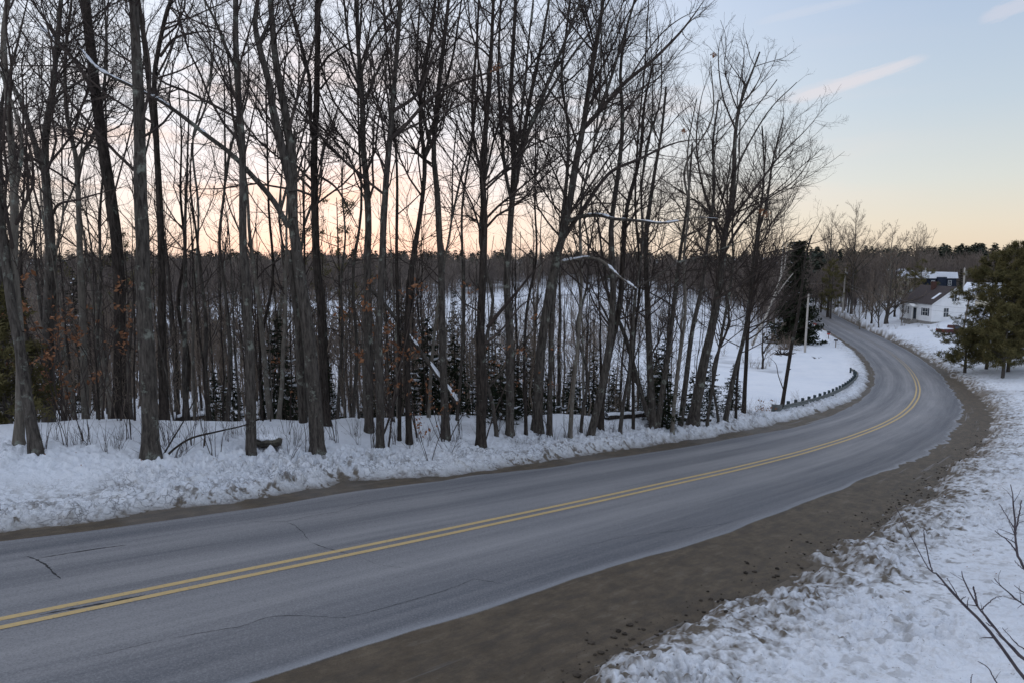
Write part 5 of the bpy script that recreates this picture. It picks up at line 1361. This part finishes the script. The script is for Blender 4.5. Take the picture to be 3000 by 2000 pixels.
# ------------------------------------------------------------------ guardrail
gr_pix = [(2293, 1200), (2330, 1190), (2372, 1180), (2420, 1165), (2455, 1148), (2482, 1132), (2500, 1116), (2512, 1098), (2518, 1085)]
GP = []
for u, v in gr_pix:
    r_ = ray(u, v + 6); z = 5.
    for _ in range(80):
        q = r_ * ((z - CZ) / r_[2]); z = .6 * z + .4 * (road_coords(q[0], q[1])[2][0] + .2)
    s_, d_, _z = road_coords(q[0], q[1]); GP.append((s_[0], d_[0]))
GP = np.array(GP); print('guardrail s,d', np.round(GP, 1).tolist())
s0, s1 = GP[0, 0], GP[-1, 0]
gd = thing('guardrail', 'grey steel guardrail with dark posts along the inside of the bend', 'guardrail', tuple(road_point(s0, GP[0, 1])[0]))
g0 = np.array(gd.location)
dfun = lambda s: np.interp(s, GP[:, 0], np.poly1d(np.polyfit(GP[:, 0], GP[:, 1], 2))(GP[:, 0]))
sg = np.linspace(s0, s1, 90); dg = dfun(sg)
dg[-14:] += np.linspace(0, 1.0, 14) ** 2 * 1.0                      # the far end flares back
RPp = road_point(sg, dg); RPp[:, 2] = np.array([H(a, b_) for a, b_, c_ in RPp]) * 0 + np.interp(sg, SS, RC[:, 2]) + .05
nn_ = np.stack([np.interp(sg, SS, RN[:, k]) for k in range(2)], 1)
prof = [(-.00, .66), (.055, .62), (.055, .575), (.0, .54), (-.02, .505), (.0, .47), (.055, .435), (.055, .38), (0, .34)]
V = []
for (o_, h_) in prof: V.append(np.column_stack([RPp[:, :2] - nn_ * (o_ + .04), RPp[:, 2] + h_]))
for (o_, h_) in prof: V.append(np.column_stack([RPp[:, :2] - nn_ * (o_ + .03), RPp[:, 2] + h_]))
V = np.concatenate(V) - g0; n9 = len(sg); fs = []
for a in list(range(8)) + list(range(9, 17)):
    i = np.arange(n9 - 1); fs.append(np.stack([i + a * n9, i + 1 + a * n9, i + 1 + (a + 1) * n9, i + (a + 1) * n9], 1))
for a in (0, 8):
    i = np.arange(n9 - 1); fs.append(np.stack([i + a * n9, i + 1 + a * n9, i + 1 + (a + 9) * n9, i + (a + 9) * n9], 1))
npmesh('rail', V, [np.concatenate(fs)], M_galv, gd)
k = 0
for s_ in np.arange(s0 + 1.9, s1, 1.905):
    P_ = road_point(s_, np.interp(s_, sg, dg) + .18)[0]; zz = np.interp(s_, SS, RC[:, 2]) + .12
    t_ = np.array([np.interp(s_, SS, RT[:, 0]), np.interp(s_, SS, RT[:, 1])]); an = math.atan2(t_[1], t_[0])
    b = Bm(); b.box(-.08, -.10, -.6, .08, .10, .72, m=Matrix.Translation((P_[0] - g0[0], P_[1] - g0[1], zz - g0[2])) @ Matrix.Rotation(an, 4, 'Z')); b.build('post', M_post, gd)
# wrapped end terminal at the near end
a_ = RPp[0] - g0; t0 = -unit(RPp[1] - RPp[0]); nl = np.array([nn_[0, 0], nn_[0, 1], 0])
pts_ = [a_, a_ + t0 * .35 + nl * .02, a_ + t0 * .7 + nl * .12, a_ + t0 * .75 + nl * .5]
G = Geo(); Pq = np.array(pts_); Vt = np.concatenate([Pq + [0, 0, .70], Pq + [0, 0, .10], Pq + [0, 0, .70] + nl * .02, Pq + [0, 0, .10] + nl * .02]); i = np.arange(3)
G.add(Vt, np.concatenate([np.stack([i, i + 1, i + 5, i + 4], 1), np.stack([i + 8, i + 9, i + 13, i + 12], 1), np.stack([i, i + 1, i + 9, i + 8], 1)])); G.build('end_terminal', M_galv, gd, smooth=False)
# ------------------------------------------------------------------ foreground sprouts, bottom right
def sprout(label, stems, Y, seed, m=M_fresh):
    """stems traced in full photo pixels (u, v, width); they reach down to the snow beyond the frame"""
    g = np.random.default_rng(seed); G = Geo()
    u0, v0 = stems[0][0][:2]; p0 = at(u0, v0, Y); gz = H(p0[0], p0[1] - .1)
    o = thing('bare_shrub', label, 'shrub', (p0[0], p0[1], gz), 0, 'leafless shrub tips close to the camera')
    o0 = np.array(o.location); T = Geo()
    for k, st in enumerate(stems):
        q = np.array([[*at(a, b, Y + dy * j), w] for j, (a, b, w) in enumerate(st[0:]) for dy in [.05]])
        if k == 0: q = np.vstack([[p0[0] + .1, p0[1] - .15, gz - .1, q[0, 3] * 1.6], [*(q[0, :3] * .5 + np.array([p0[0] + .06, p0[1] - .1, gz]) * .5), q[0, 3] * 1.3], q])
        rad = q[:, 3] * Y / F / 2
        qq = spline(np.column_stack([q[:, :3], rad]), 26); pp = qq[:, :3] + g.normal(0, .0015, (26, 3))
        rr = np.maximum(qq[:, 3], .0012); rr = rr * (1 + .25 * (g.random(26) < .15))
        V, Fq = tubes(pp[None], rr[None], 8); G = T if k == 0 else Geo(); G.add(V - o0, Fq)
        P1, R1 = grow(pp[None], rr[None], 2.6, .3, .98, .10, 50, g, K=4, wig=.12, up=.02, rmin=.0014, lmin=.03, lmax=.10)
        if len(P1): V, Fq = tubes(P1, R1, 5); G.add(V - o0, Fq)
        if k: G.build('branch', m, o)
    T.build('stem', m, o)
    return o
sprout('arching leafless sprout reaching from the bottom right corner, lower long stem', [
    [(3060, 2080, 13), (3000, 1985, 11), (2900, 1850, 9.5), (2815, 1760, 8), (2770, 1710, 6.5), (2745, 1680, 5), (2728, 1671, 4), (2700, 1628, 3), (2622, 1478, 2)],
    [(2731, 1671, 4.5), (2722, 1640, 3.5), (2708, 1570, 3), (2706, 1545, 2)], [(2812, 1757, 4), (2795, 1725, 3), (2774, 1692, 2)], [(2815, 1758, 3), (2822, 1750, 2), (2830, 1747, 1.5)]], 4.6, 1)
sprout('leafless sprout stem beside the lower long one, forked near its tip', [
    [(3080, 2010, 10), (3000, 1930, 9), (2950, 1880, 8), (2900, 1820, 7), (2870, 1782, 6), (2860, 1768, 5), (2825, 1700, 4), (2818, 1672, 2.5)],
    [(2863, 1772, 6), (2858, 1745, 5), (2851, 1716, 5)], [(2875, 1785, 4), (2895, 1765, 3), (2915, 1750, 2.5), (2935, 1745, 2)], [(2920, 1842, 4), (2900, 1830, 3), (2888, 1822, 2)], [(3010, 1905, 4), (2980, 1885, 3.5), (2936, 1837, 2)]], 4.4, 2)
sprout('upright leafless sprout at the right edge with three thin prongs', [
    [(3020, 1720, 9), (3000, 1665, 8), (2982, 1620, 7), (2976, 1580, 6), (2975, 1552, 5.5), (2972, 1505, 4), (2962, 1418, 2.5)],
    [(2976, 1552, 5), (2985, 1510, 4), (2992, 1465, 3)], [(2974, 1550, 4), (2955, 1520, 3), (2928, 1476, 2)], [(2982, 1618, 4), (2950, 1580, 3.5), (2925, 1563, 2.5), (2915, 1553, 2.5)], [(2974, 1588, 3), (2958, 1580, 2), (2940, 1571, 2)], [(3002, 1668, 3), (2985, 1655, 2.5), (2973, 1641, 2)]], 4.0, 3)
sprout('short leafless twig ends at the right edge between the sprouts', [
    [(3060, 1800, 7), (3000, 1770, 5), (2955, 1735, 4), (2912, 1692, 2.5)], [(3020, 1745, 3), (2995, 1732, 2.5), (2973, 1715, 2)]], 3.8, 4)
sprout('faint thin twigs at the bottom edge right of the centre', [
    [(2960, 2060, 5), (2915, 1990, 4), (2895, 1955, 3), (2865, 1935, 2)], [(2845, 2040, 3), (2845, 1990, 2.5), (2849, 1972, 1.5)]], 6.0, 5)

# ------------------------------------------------------------------ brush along the bank, weeds, reeds
def shrub(seed, h, n, spread, m, leaves=0, r0=.008, name='bare_shrub', up=.12, arch=0.):
    g = np.random.default_rng(seed); T = Geo(); L = Geo()
    a = g.uniform(0, 6.28, n); lean = np.abs(g.normal(0, spread, n))
    Ls = h * g.uniform(.45, 1., n)
    P = []; 
    for i in range(n):
        d = unit(np.array([math.cos(a[i]) * lean[i], math.sin(a[i]) * lean[i], 1.])); p = np.array([math.cos(a[i]), math.sin(a[i]), 0]) * .06 * g.random() * n ** .5 + [0, 0, -.08]
        pts = [p]
        for k in range(7):
            d = unit(d + g.normal(0, .09, 3) + [math.cos(a[i]) * arch, math.sin(a[i]) * arch, -arch * .5 * (k > 3)]); p = p + d * Ls[i] / 7; pts.append(p)
        P.append(pts)
    P = np.array(P); R = r0 * np.linspace(1, .3, 8)[None] * g.uniform(.6, 1.3, (n, 1))
    V, Fq = tubes(P, R, 5); T.add(V, Fq); Pa = P
    P1, R1 = grow(P, R, 3.0, .25, .98, .35, 35, g, K=5, wig=.12, up=up, rmin=.0028, lmin=.1, lmax=.8)
    if len(P1):
        V, Fq = tubes(P1, R1, 3); T.add(V, Fq)
        P2, R2 = grow(P1, R1, 3.0, .25, .98, .4, 35, g, K=4, wig=.12, up=up, rmin=.002, lmin=.08, lmax=.4)
        if len(P2): V, Fq = tubes(P2, R2, 3); T.add(V, Fq)
    o = thing(name, 'x', 'shrub'); T.build('twigs', m, o)
    if leaves:
        c = np.concatenate([P1[:, -1], P1[:, 3], P[:, 5]]); k = g.random(len(c)) < leaves
        V, Fq = leaf_cards(np.repeat(c[k], 3, 0) + g.normal(0, .06, (3 * k.sum(), 3)), .10, g); L.add(V, Fq); L.build('dead_leaves', M_leaf, o, smooth=False)
    return o
g = np.random.default_rng(5)
bushes = Stock([shrub(10 + i, [1.1, 1.5, .8, 1.8, 1.2, 2.2][i], [8, 6, 10, 5, 12, 4][i], [.25, .2, .35, .18, .5, .15][i], M_twig, r0=[.007, .009, .006, .011, .006, .014][i]) for i in range(6)])
xs = list(np.linspace(95, 1700, 92) + g.normal(0, 9, 92))
for i, xd in enumerate(xs):
    s_guess = None
    # on the bench between the ploughed bank and the crest
    yl = np.interp(xd, [0, 200, 600, 1100, 1400, 1600, 1720], [1035, 1050, 1050, 1030, 1000, 975, 955])
    yt = np.interp(xd, [0, 200, 600, 1100, 1300, 1400, 1600, 1720], [1000, 1000, 990, 990, 1000, 992, 970, 952])
    yd = g.uniform(yt, yl)
    p = ground_at(xd * DS, yd * DS)
    nm = 'leafless brush poking through the snow ' + ('left of the trunk with the stony hump' if xd < 560 else 'between the stony hump and the black trunk' if xd < 1090 else 'right of the black trunk')
    bushes.place(int(g.integers(6)), tuple(p), g.uniform(0, 6.28), g.uniform(.6, 1.15), nm, 'brush on the snowy bench, ' + ('left' if xd < 560 else 'middle' if xd < 1090 else 'right'))
o = shrub(30, .75, 26, .9, M_twig, r0=.006, arch=.10); o.location = ground_at(1315, 1318); o['label'] = 'low tangled brush heap in the snow left of the black trunk'
o = shrub(31, 1.3, 16, .8, M_twig, r0=.010, arch=.08); o.location = ground_at(505, 1345); o['label'] = 'tangle of bent stems at the right foot of the broadest trunk'
o = shrub(32, .95, 18, .7, M_twig, r0=.006, arch=.05); o.location = ground_at(850, 1350); o['label'] = 'dense thin brush right of the stony hump'
# leaning stems low over the snow
def stem_line(label, pts, w0, w1, Y, dy=0., name='bent_sapling', m=M_bark2, snow=False, cat='branch', sn_r=1.0, sides=8):
    Q, Rr = pline(pts, w0, w1, Y, Y + dy); q = spline(np.column_stack([Q, Rr]), 30); Q, Rr = q[:, :3], q[:, 3]
    o = thing(name, label, cat, tuple(Q[0])); V, Fq = tubes(Q[None], Rr[None], sides); npmesh('wood', V - Q[0], [Fq], m, o)
    if snow:
        g2 = np.random.default_rng(int(w0 * 10)); r = Rr * np.clip(.85 + 1.6 * fbm(np.arange(30) / 3., np.zeros(30), 5, 3), .3, 1.3) * sn_r
        V, Fq = tubes((Q + [0, 0, 1] * (Rr * .6)[:, None])[None], r[None], 8); npmesh('snow_cap', V - Q[0], [Fq], M_snowcap, o)
    return o
yb_ = base_depth(350, 1062)
stem_line('thin stem arching right from the foot of the broadest trunk', [(372, 1058), (400, 1030), (440, 1005), (500, 990), (560, 976), (600, 960)], 7, 3, yb_, 2.)
stem_line('thin stem leaning up right behind the broadest trunk foot', [(366, 1060), (395, 1010), (425, 960), (455, 900)], 5, 2.5, yb_ + .2, 1.)
stem_line('dark pole lying low along the snow crest at the far left', [(86, 990), (120, 984), (160, 980), (205, 984)], 6, 5, 23.5, .3, name='fallen_pole', cat='log')
stem_line('long snow-covered pole leaning across the wood left of the black trunk', [(850, 664), (888, 705), (924, 753), (968, 809), (1008, 865), (1034, 900), (1050, 925)], 8, 14, 25.3, .5, name='leaning_pole', m=M_bark, snow=True, cat='log', sn_r=.85)
stem_line('slanting stem crossing low between the trunks left of the curving tree', [(1100, 905), (1140, 870), (1190, 800), (1240, 740)], 6, 3, 27., 1., m=M_bark)
stem_line('broken curled bark strip hanging at the left edge', [(30, 700), (22, 650), (32, 600), (48, 575), (56, 566), (50, 558), (30, 560)], 8, 3, 22, .2, m=M_bark3)
# logs on the forest floor
def log(label, u0, u1, Y, r, zoff=.1, snow=True):
    a = at(u0 * DS, 900, Y); b = at(u1 * DS, 900, Y + 1.5)
    a[2] = H(a[0], a[1]) + zoff; b[2] = H(b[0], b[1]) + zoff
    n = 14; t = np.linspace(0, 1, n)[:, None]; P = a * (1 - t) + b * t + np.random.default_rng(int(u0)).normal(0, .03, (n, 3)); R = np.linspace(r, r * .7, n)
    o = thing('fallen_log', label, 'log', tuple(a), 0, 'logs lying on the snowy floor of the wood'); V, Fq = tubes(P[None], R[None], 9); npmesh('trunk', V - a, [Fq], M_bark2, o)
    if snow:
        V, Fq = tubes((P + [0, 0, r * .65])[None], (R * .8)[None], 8); npmesh('snow_cap', V - a, [Fq], M_snowcap, o)
log('dark fallen log behind the two-leader trunk, upper one', 385, 470, 33, .15); log('dark fallen log left of the trunk with the stony hump, lower one', 430, 560, 29, .14)
log('short snow-topped log between the two-leader and mottled trunks', 380, 425, 30, .12); log('fallen log behind the thin poles right of the split trunk', 960, 1060, 36, .15)
log('long fallen log crossing behind the three-stemmed clump', 1395, 1520, 34, .16); log('fallen log at the foot of the small spruces near the snow field', 1560, 1640, 36, .13)
# rock
b = Bm(); bmesh.ops.create_icosphere(b.b, subdivisions=4, radius=1.)
for v in b.b.verts:
    c = v.co.copy(); n = fbm(np.array([c.x * 1.7 + 4]), np.array([c.y * 1.7 + c.z * 1.3]), 3, 4)[0]; v.co = Vector((c.x * .42, c.y * .3, c.z * .17)) * (1 + .5 * n)
pr_ = ground_at(785, 1322); rk = thing('rock', 'flat mossy stone capped with snow right of the trunk with the stony hump', 'rock', (pr_[0], pr_[1], pr_[2] + .12)); b.build('stone', M_stone, rk)
b = Bm(); bmesh.ops.create_icosphere(b.b, subdivisions=3, radius=1.)
for v in b.b.verts: v.co = Vector((v.co.x * .36, v.co.y * .27, v.co.z * .09 + .16 + .02 * math.sin(v.co.x * 7)))
b.build('snow_cap', M_snowcap, rk)
# saplings holding their brown leaves
lv = Stock([shrub(60 + i, [4.5, 3.2, 5.5][i], [3, 3, 2][i], [.25, .3, .15][i], M_twig, leaves=[.5, .6, .4][i], r0=[.022, .016, .028][i], name='leafy_sapling') for i in range(3)])
for i, (xd, Y, sc) in enumerate([(140, 21, 1.), (175, 21.5, 1.1), (215, 22, 1.0), (262, 21, .9), (120, 22, 1.1), (880, 23, 1.25), (865, 24, 1.1), (985, 22.5, .9), (960, 25, 1.2), (905, 26, 1.3), (1020, 25, 1.2), (1105, 25.5, 1.3), (160, 23, 1.3), (690, 26, .9), (1235, 28, .8), (55, 23, 1.1)]):
    p = at(xd * DS, 1000, Y)
    o = lv.place(i, (p[0], p[1], H(p[0], p[1]) - .05), g.uniform(0, 6.28), sc, 'sapling keeping rusty brown leaves ' + ('at the left among the thick trunks' if xd < 300 else 'in the middle of the wood near the snowy leaning pole'), 'saplings with brown leaves, ' + ('left' if xd < 300 else 'middle')); o['category'] = 'sapling'
# high leaf clumps and twig nests in the crowns
for i, (xd, yd, Y, sz, lab) in enumerate([(1140, 158, 22, .16, 'clump of dead leaves stuck in the black trunk crown'), (1570, 300, 26, .11, 'small dead leaf clump in the spreading crown over the snowy limb'), (1640, 128, 26, .09, 'little dead leaf clump at the outer tip of the leaning crown'), (1760, 492, 30, .13, 'round brown leaf clump right of the big lichened tree, lower right one'), (1748, 484, 30, .09, 'round brown leaf clump right of the big lichened tree, lower left one')]):
    p = at(xd * DS, yd * DS, Y); g3 = np.random.default_rng(i); V, Fq = leaf_cards(g3.normal(0, sz * .45, (46, 3)), .055, g3)
    o = npmesh('leaf_clump', V, [Fq], M_leaf, None, smooth=False); o.location = p; tag(o, lab, 'leaves')
# ------------------------------------------------------------------ growth near the guardrail and in the field
reed = Stock([shrub(80 + i, [1.3, 1.0, 1.6][i], [22, 16, 18][i], [.35, .5, .25][i], M_twigb if i != 1 else M_twig, r0=.005, name='dry_weeds', up=.05, arch=.04, leaves=[0, .12, 0][i]) for i in range(3)])
for i, (u, v) in enumerate([(2325, 1192), (2340, 1188), (2262, 1205), (2240, 1207), (2275, 1205), (2215, 1215), (2195, 1222), (2150, 1232), (2228, 1210)]):
    o = reed.place([0, 2, 1, 1, 0, 2, 0, 2, 1][i], tuple(ground_at(u, v)), i, .9, 'dry weeds at the near end of the guardrail' if u > 2180 else 'dry weeds left of the guardrail below the small trees', 'dry weeds by the guardrail'); o['category'] = 'weeds'
fb = Stock([shrub(90 + i, [2.6, 1.8, 3.6][i], [16, 22, 9][i], [.35, .45, .25][i], M_twigb, r0=.014, name='field_shrub') for i in range(3)])
for i, (u, v) in enumerate([(2220, 1078), (2240, 1076), (2255, 1070), (2200, 1072), (2180, 1060), (2160, 1020), (2120, 1040), (2100, 1000), (2060, 990), (2140, 960), (2000, 980), (1960, 940), (1880, 930), (2205, 1010), (2170, 985), (2080, 930), (2235, 1000), (2190, 940), (1990, 905), (1900, 885), (2040, 900), (1780, 880), (2650, 955), (2665, 950), (2690, 958), (2720, 962), (2745, 962), (2625, 965), (2600, 960), (2560, 955), (2700, 955)]):
    lab = 'brown shrub before the wall of the white house' if u > 2640 else 'thin brush around the lawn tree' if u > 2500 else 'leafless brush in the snow field inside the bend'
    o = fb.place(i, tuple(ground_at(u, v)), i * 1.1, .8 if u < 2500 else .45, lab, 'shrubs, ' + lab[:30])
ap = broad(830, 6.4, .13, 5, 36, M_twigb, M_bark2, dens=1.2); put(ap, ground_at(2232, 1078), 'small open bare tree in brown brush, left of the thin pole at the guardrail', None, 0, 1.)
# leaning birch
b1_ = ground_at(2206, 1010); Yb = b1_[1]
hand_tree('birch', 'pale leaning birch with slender upper stems before the dark spruce', [([(1729, 790), (1750, 745), (1764, 716), (1778, 680), (1792, 640), (1797, 590), (1800, 555)], 6.5, 2.5, .3), ([(1784, 662), (1800, 620), (1806, 580), (1808, 560)], 4, 2, .3), ([(1776, 690), (1800, 655), (1822, 628)], 4, 2, -.3)], Yb, bark=M_birch, twig=M_twigb, seed=95, b1=.5, crownlo=.5, group=None, ext=0)
# brush pile under the spruce and rusty bush
o = shrub(97, 2.3, 90, .8, M_twigb, r0=.02, arch=.03, name='rusty_bush'); o.location = ground_at(2301, 1022); o.scale = (1.35,) * 3; o['label'] = 'rusty brown round bush at the left foot of the dark spruce'; o['category'] = 'bush'
o = shrub(98, .9, 40, 1.6, M_bark2, r0=.06, arch=.12, name='brush_pile'); o.location = ground_at(2292, 1037); o.scale = (1.7, 1.7, 1.5); o['label'] = 'dark snow-dusted brush pile on the snow left of the weathered pole'; o['category'] = 'brush'
o = shrub(99, .5, 14, 1.4, M_bark2, r0=.03, arch=.12, name='brush_pile'); o.location = ground_at(2392, 1048); o.scale = (1.4,) * 3; o['label'] = 'small dark brush heap alone on the snow inside the bend'; o['category'] = 'brush'
Bm()
po = thing('fence_post', 'short dark fence posts pair beside the lawn tree', 'post', tuple(ground_at(2640, 955)))
Bm().cyl((0, 0, -.2), (0, 0, 1.2), .07, .06, 8).build('post', M_poled, po); Bm().cyl((.35, .1, -.2), (.35, .1, .8), .06, .05, 8).build('post', M_poled, po)
Bm().box(.05, .03, .55, .32, .08, .65).build('rail', M_poled, po)
# ------------------------------------------------------------------ clods and leaf scraps on the sand and snow
def clods():
    g = np.random.default_rng(9); G = Geo(); n = 3400
    s = 26 + 60 * g.random(n) ** 1.6; e = -np.interp(s, *np.array(RSN).T)
    d = e + np.abs(g.normal(0, .5, n)) * np.where(g.random(n) < .6, 1, -1) * .9
    P = road_point(s, d); z = terrain(P[:, 0], P[:, 1])[0]; zr_ = P[:, 2] - .018 * np.abs(d); P[:, 2] = np.maximum(z, zr_)
    ico = bmesh.new(); bmesh.ops.create_icosphere(ico, subdivisions=1, radius=1.); iv = np.array([v.co[:] for v in ico.verts]); ifc = np.array([[v.index for v in f.verts] for f in ico.faces]); ico.free()
    for i in range(n):
        r = .006 + .042 * g.random() ** 9; V = iv * (1 + g.normal(0, .22, iv.shape)) * [r * 1.3, r, r * .75]
        G.add(V + P[i] + [0, 0, r * .3], ifc)
    o = G.build('gravel_clods', M_clod, None, smooth=False); tag(o, 'dark gravel and frozen sand clods along the outer snow edge', 'gravel', kind='stuff')
M_clod = simple_noise_mat('clod', (.030, .025, .020), (.085, .070, .055), 4., .95)
clods()
def litter():
    g = np.random.default_rng(19); n = 420
    s = 26 + 50 * g.random(n) ** 1.3; d = np.where(g.random(n) < .6, -np.interp(s, *np.array(RSN).T) - 6.5 * g.random(n) ** 1.2 - .2, np.interp(s, *np.array(LSN).T) + .5 + 4 * g.random(n))
    P = road_point(s, d); P[:, 2] = terrain(P[:, 0], P[:, 1])[0] + .02
    V, Fq = leaf_cards(P, .032, g); o = npmesh('leaf_litter', V, [Fq], M_leaf, None, smooth=False); tag(o, 'scattered dead leaves and bark scraps on the roadside snow', 'litter', kind='stuff')
litter()
